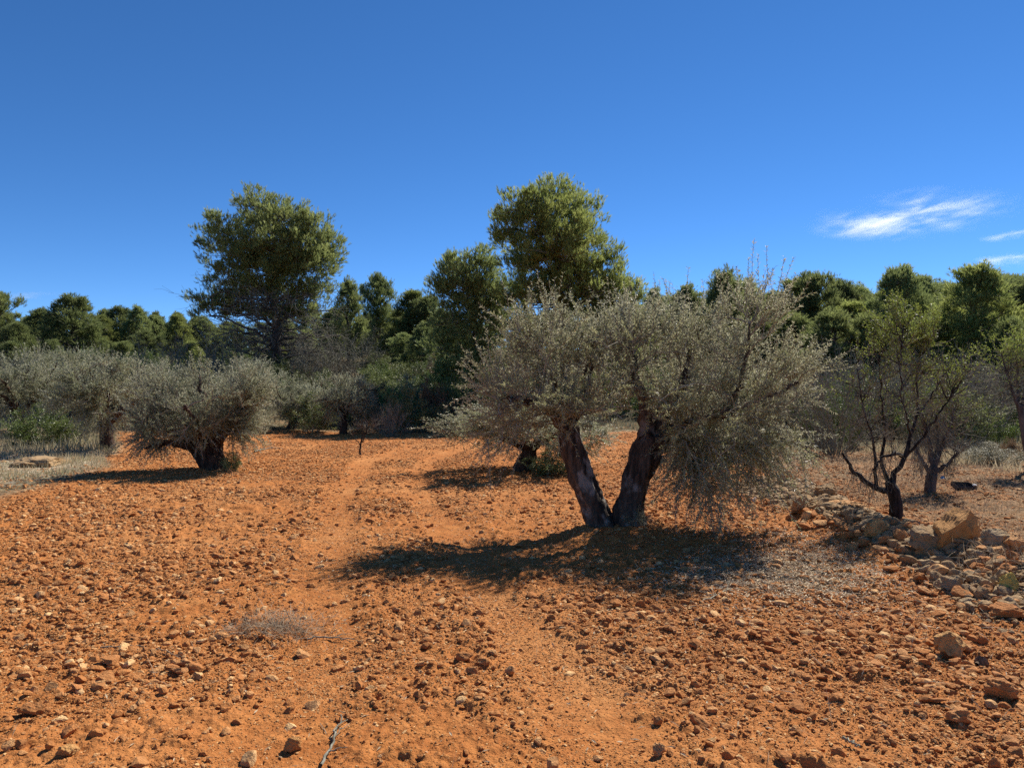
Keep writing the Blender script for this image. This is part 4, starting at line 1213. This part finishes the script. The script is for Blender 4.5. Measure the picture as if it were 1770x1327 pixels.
# leaf litter under the large olive and along the bank
def litter(name, pts, n, mat, L, W, seed, flat=.35, lift=.012):
    g = np.random.default_rng(seed)
    P = []
    for (cx, cy, sx, sy, wgt) in pts:
        m = int(n * wgt); P.append(np.stack([cx + g.normal(size=m) * sx, cy + g.normal(size=m) * sy], 1))
    P = np.concatenate(P); m = len(P)
    z = height(P[:, 0], P[:, 1]) + lift * g.random(m)
    D = rdir(g, m); D[:, 2] *= flat
    Nn = np.array([0, 0, 1.]) + rdir(g, m) * .5
    mb = MB(); leaves(mb, np.column_stack([P, z]), D, Nn, L * g.uniform(.5, 1.4, m), W * g.uniform(.6, 1.3, m), np.clip(.5 + .28 * g.normal(size=m), 0, 1))
    o = mb.obj(name, mat); o['kind'] = 'stuff'
    return o


litter('leaf_litter', [(2.25, 6.35, .36, .38, .46), (2.65, 6.6, .36, .50, .34), (1.7, 6.3, .40, .25, .08), (3.0, 7.5, .35, .5, .12)], 16000, M_LITTER, .045, .011, 11, .15, .02)
litter('field_litter', [(0, 6.5, 3.4, 2.6, .55), (1.0, 8.0, 1.6, 1.3, .30), (-5.8, 13.2, 1.2, .8, .15)], 5200, M_LITTER, .042, .009, 13, .2, .02)
litter('straw_litter', [(4.0, 6.0, .22, .28, .35), (-1.55, 4.95, .16, .10, .30), (3.5, 3.9, .18, .25, .14), (-5.6, 13.6, .5, .3, .10), (-.5, 6.5, 3.2, 2.6, .16), (2.9, 5.2, .9, 1.1, .12)], 3400, M_WEED, .16, .004, 12, .5, .03)


# ------------------------------------------------------------------ small things on the ground
def stick(name, label, cat, pts, r, mat, seed, side=4, leaf=False):
    g = np.random.default_rng(seed)
    P = np.array(pts, float)
    z = height(P[:, 0], P[:, 1]) + r + .012
    P3 = resample(np.column_stack([P, z]), 14); P3[1:-1] += g.normal(size=(12, 3)) * r * .7
    mb = MB(); tubes(mb, P3, np.linspace(r, r * .45, 14), 6)
    if side:
        i = g.integers(3, 13, side); q0 = P3[i]; L = np.linalg.norm(P3[-1] - P3[0])
        q1 = q0 + (nrm(P3[-1] - P3[0]) * .6 + rdir(g, side) * np.array([1, 1, .25])) * (L * g.uniform(.2, .45, side))[:, None]
        q1[:, 2] = np.maximum(q1[:, 2], height(q1[:, 0], q1[:, 1]) + .01)
        tubes(mb, curve(q0, q1, 7, .12, g), np.linspace(r * .5, r * .2, 7)[None] * np.ones((side, 1)), 4)
    o = mb.obj(name, mat, None, True)
    return tag(o, label, cat)


def gp(px, py):
    d = EYE * F / (py - HOR); return ((px - CX) / F * d, d)


stick('dead_branch', 'forked dead branch lying on the soil at the bottom of the view', 'branch', [gp(556, 1322), gp(575, 1290), gp(582, 1265), gp(590, 1240)], .007, M_DEADTWIG, 1, 6)
stick('twig', 'thin straight twig right of the straw patch', 'twig', [gp(532, 1098), gp(560, 1094), gp(580, 1096), gp(612, 1097)], .006, M_DEADTWIG, 2, 2)
stick('twig', 'short dark twig left of the lone brown boulder', 'twig', [gp(1556, 1131), gp(1575, 1133), gp(1594, 1135)], .006, M_BARK_A, 3, 0)
stick('twig', 'pale broken twig in the right foreground', 'twig', [gp(1455, 1276), gp(1468, 1284), gp(1484, 1294)], .007, M_TWIG, 4, 0)
stick('twig', 'dark fallen branch at the edge of the round low olive shadow', 'branch', [gp(440, 782), gp(458, 778), gp(474, 776)], .02, M_DEADTWIG, 5, 2)
stick('twig', 'spray of dry pale twigs on the leaf litter', 'twig', [gp(1208, 1040), gp(1235, 1030), gp(1262, 1018)], .006, M_TWIG, 6, 7)
stick('twig', 'curved grey twig near the left stones', 'twig', [gp(175, 1118), gp(240, 1117), gp(290, 1130), gp(312, 1140)], .004, M_DEADTWIG, 7, 1)


def pine_cone():
    g = np.random.default_rng(4)
    x, y = gp(1693, 1153)
    mb = MB()
    V = []; n = 70
    k = np.arange(n); t = (k + .5) / n; a = k * 2.39996
    r = .030 * np.sin(np.pi * (.12 + .84 * t)) ** .7
    c = np.stack([t * .085 - .042, r * np.cos(a), r * np.sin(a)], 1)
    od = nrm(np.stack([np.full(n, .5), np.cos(a), np.sin(a)], 1))
    leaves(mb, c * .6, od, np.tile([1., 0, 0], (n, 1)) + .01, .024 + .0 * t, .024, .3 + .4 * g.random(n), mid=.7)
    tubes(mb, np.array([(-.042, 0, 0), (0, 0, 0), (.042, 0, 0)]), np.array([.012, .018, .006]), 8)
    o = mb.obj('pine_cone', M_CONE)
    o.location = (x, y, float(height(x, y)) + .026); o.rotation_euler = (0, 0, .5)
    tag(o, 'small open grey pine cone on the soil right of the lone brown boulder', 'pine cone')


pine_cone()


def box_shape(mb, w, d, h, g, n=6, warp=.1):
    """hollow tray: outer shell with raised rim"""
    t = .006
    def ring(a, b, z):
        return [(-a, -b, z), (a, -b, z), (a, b, z), (-a, b, z)]
    V = np.array(ring(w / 2, d / 2, 0) + ring(w / 2 * 1.06, d / 2 * 1.08, h) + ring(w / 2 * 1.06 - t, d / 2 * 1.08 - t, h) + ring(w / 2 - t, d / 2 - t, t))
    V += g.normal(size=V.shape) * h * warp
    q = []
    for k in range(3):
        for i in range(4):
            q.append((k * 4 + i, k * 4 + (i + 1) % 4, k * 4 + 4 + (i + 1) % 4, k * 4 + 4 + i))
    q.append((3, 2, 1, 0)); q.append((12, 13, 14, 15))
    mb.add(V, np.array(q))


def debris():
    g = np.random.default_rng(3)
    x, d = (1664 - CX) / F * 11.8, 11.8
    mb = MB(); box_shape(mb, .30, .20, .075, g)
    o = mb.obj('tray', flat_mat('charred_black', (.03, .027, .026), .7))
    o.location = (x, d, float(height(x, d)) + .01); o.rotation_euler = (.25, .04, .1)
    tag(o, 'black shallow tray lying in the dead weeds on the right', 'tray')
    mb = MB(); v, f = stone_shape(g, 2, 8, .03); mb.add(v * np.array([.035, .03, .022]), f)
    o = mb.obj('stone', flat_mat('white_chalk', (.7, .7, .68), .8)); x2 = (1682 - CX) / F * 11.75
    o.location = (x2, 11.72, float(height(x2, 11.72)) + .075); tag(o, 'tiny white pebble at the right end of the black tray', 'stone')
    mb = MB()
    P = np.array([[(u - .5) * .11, (v - .5) * .06, .035 + .02 * math.sin(u * 5) + .014 * math.cos(v * 6)] for v in np.linspace(0, 1, 5) for u in np.linspace(0, 1, 8)])
    idx = np.arange(40).reshape(5, 8); q = np.stack([idx[:-1, :-1], idx[:-1, 1:], idx[1:, 1:], idx[1:, :-1]], -1).reshape(-1, 4)
    P2 = P - np.array([0, 0, .004]); mb.add(np.concatenate([P, P2]), np.concatenate([q, q[:, ::-1] + 40]))
    o = mb.obj('plastic_scrap', flat_mat('blue_plastic', (.06, .22, .42), .4)); x3 = (1629 - CX) / F * 13
    o.location = (x3, 13, float(height(x3, 13)) + .02); o.rotation_euler = (.7, 0, .2)
    tag(o, 'scrap of blue plastic beside the stubby second almond', 'plastic scrap')
    mb = MB(); v, f = stone_shape(g, 2, 8, .03); mb.add(v * np.array([.035, .03, .05]), f)
    o = mb.obj('stone', flat_mat('white_rock', (.72, .72, .72), .8)); x4 = (1304 - CX) / F * 10.3
    o.location = (x4, 10.3, float(height(x4, 10.3)) + .03); tag(o, 'white stone under the lowest right leaves of the large olive', 'stone')


debris()


# ------------------------------------------------------------------ clouds: thin volumes high and far away
def cloud(px, py, w, h, d, label, dens, seed, tilt=0.0, depth=260, stretch=(1, 1, 1)):
    g = np.random.default_rng(seed)
    m, nt, out = new_mat('cloud_vapour')
    tc = nd(nt, 'ShaderNodeTexCoord'); ob = tc.outputs['Object']
    W, H = w / F * d / 2, h / F * d / 2
    mp = nd(nt, 'ShaderNodeMapping'); mp.inputs['Scale'].default_value = (1 / W, 1 / depth, 1 / H); nt.links.new(ob, mp.inputs[0])
    ln = nd(nt, 'ShaderNodeVectorMath', operation='LENGTH'); nt.links.new(mp.outputs[0], ln.inputs[0])
    fall = ramp(nt, ln.outputs['Value'], .15, 1.0, 1, 0)
    mp2 = nd(nt, 'ShaderNodeMapping'); mp2.inputs['Scale'].default_value = (.45, .3, 2.6); mp2.inputs['Rotation'].default_value = (0, R(-24), 0); mp2.inputs['Location'].default_value = (seed * 3.1, 0, 0)
    nt.links.new(ob, mp2.inputs[0])
    n = noise(nt, mp2.outputs[0], .014, 9, .68)
    n2 = noise(nt, mp2.outputs[0], .0045, 4, .6)
    a = ramp(nt, n, .46, .80)
    b = ramp(nt, n2, .40, .64)
    m1 = nd(nt, 'ShaderNodeMath', operation='MULTIPLY'); nt.links.new(a, m1.inputs[0]); nt.links.new(fall, m1.inputs[1])
    m2 = nd(nt, 'ShaderNodeMath', operation='MULTIPLY'); nt.links.new(m1.outputs[0], m2.inputs[0]); nt.links.new(b, m2.inputs[1])
    m3 = nd(nt, 'ShaderNodeMath', operation='MULTIPLY'); nt.links.new(m2.outputs[0], m3.inputs[0]); m3.inputs[1].default_value = dens
    vs = nd(nt, 'ShaderNodeVolumePrincipled'); vs.inputs['Color'].default_value = (1, 1, 1, 1); vs.inputs['Anisotropy'].default_value = .3
    nt.links.new(m3.outputs[0], vs.inputs['Density']); nt.links.new(vs.outputs[0], out.inputs['Volume'])
    v, f = ICO[3]
    mb = MB(); mb.add(v * np.array([W, depth, H]), f)
    o = mb.obj('cloud', m); o.location = tuple(pt(px, py, d)); o.rotation_euler = (0, R(tilt), 0)
    tag(o, label, 'cloud')
    return o


cloud(1580, 372, 390, 92, 3000, 'largest wispy white cloud above the right wood', .022, 1, -4)
cloud(1748, 406, 110, 20, 3000, 'faint thin streak of cloud at the right edge under the largest cloud', .02, 2, -4, 120)
cloud(1750, 448, 130, 26, 3000, 'low white streak of cloud at the right edge just above the pines', .03, 3, 3, 120)
cloud(70, 511, 190, 7, 3000, 'long thin streak of cloud low at the left edge', .012, 4, -2, 120)
cloud(572, 545, 40, 44, 3000, 'small white cloud peeping through the tall round-crowned pine', .05, 5, 0, 120)

# ------------------------------------------------------------------ light, sky, camera
SUN_EL, SUN_AZ = R(44.5), R(37)
wd = bpy.data.worlds.new('World'); S.world = wd; wd.use_nodes = True
nt = wd.node_tree; nt.nodes.clear()
sky = nt.nodes.new('ShaderNodeTexSky'); sky.sky_type = 'NISHITA'; sky.sun_disc = False
sky.sun_elevation = SUN_EL; sky.sun_rotation = SUN_AZ; sky.altitude = 600; sky.air_density = .55; sky.dust_density = 0; sky.ozone_density = 6.0
bg = nt.nodes.new('ShaderNodeBackground'); bg.inputs[1].default_value = .097
ow = nt.nodes.new('ShaderNodeOutputWorld')
hs = nt.nodes.new('ShaderNodeHueSaturation'); hs.inputs['Saturation'].default_value = 1.15
nt.links.new(sky.outputs[0], hs.inputs['Color']); nt.links.new(hs.outputs[0], bg.inputs[0]); nt.links.new(bg.outputs[0], ow.inputs[0])

sl = bpy.data.lights.new('sun', 'SUN'); sl.energy = 4.8; sl.angle = R(.53); sl.color = (1, .93, .83)
so = link(bpy.data.objects.new('sun', sl))
dirv = Vector((math.sin(SUN_AZ) * math.cos(SUN_EL), math.cos(SUN_AZ) * math.cos(SUN_EL), math.sin(SUN_EL)))
so.rotation_euler = dirv.to_track_quat('Z', 'Y').to_euler()

cam = bpy.data.cameras.new('camera'); cam.sensor_width = 36; cam.lens = F / 1770 * 36; cam.clip_end = 8000; cam.clip_start = .1
co = link(bpy.data.objects.new('camera', cam)); co.location = (0, 0, EYE)
co.rotation_euler = (R(90) + math.atan((HOR - 663.5) / F), 0, 0)
S.camera = co

S.view_settings.view_transform = 'Standard'; S.view_settings.look = 'None'; S.view_settings.exposure = .74; S.view_settings.gamma = 1
cy = S.cycles
cy.max_bounces = 10; cy.diffuse_bounces = 6; cy.glossy_bounces = 2; cy.transmission_bounces = 10; cy.volume_bounces = 2; cy.transparent_max_bounces = 8
cy.volume_step_rate = .2; cy.volume_max_steps = 256
cy.use_denoising = False
cy.caustics_reflective = False; cy.caustics_refractive = False
for o in bpy.data.objects:
    if 'H' in o: del o['H']
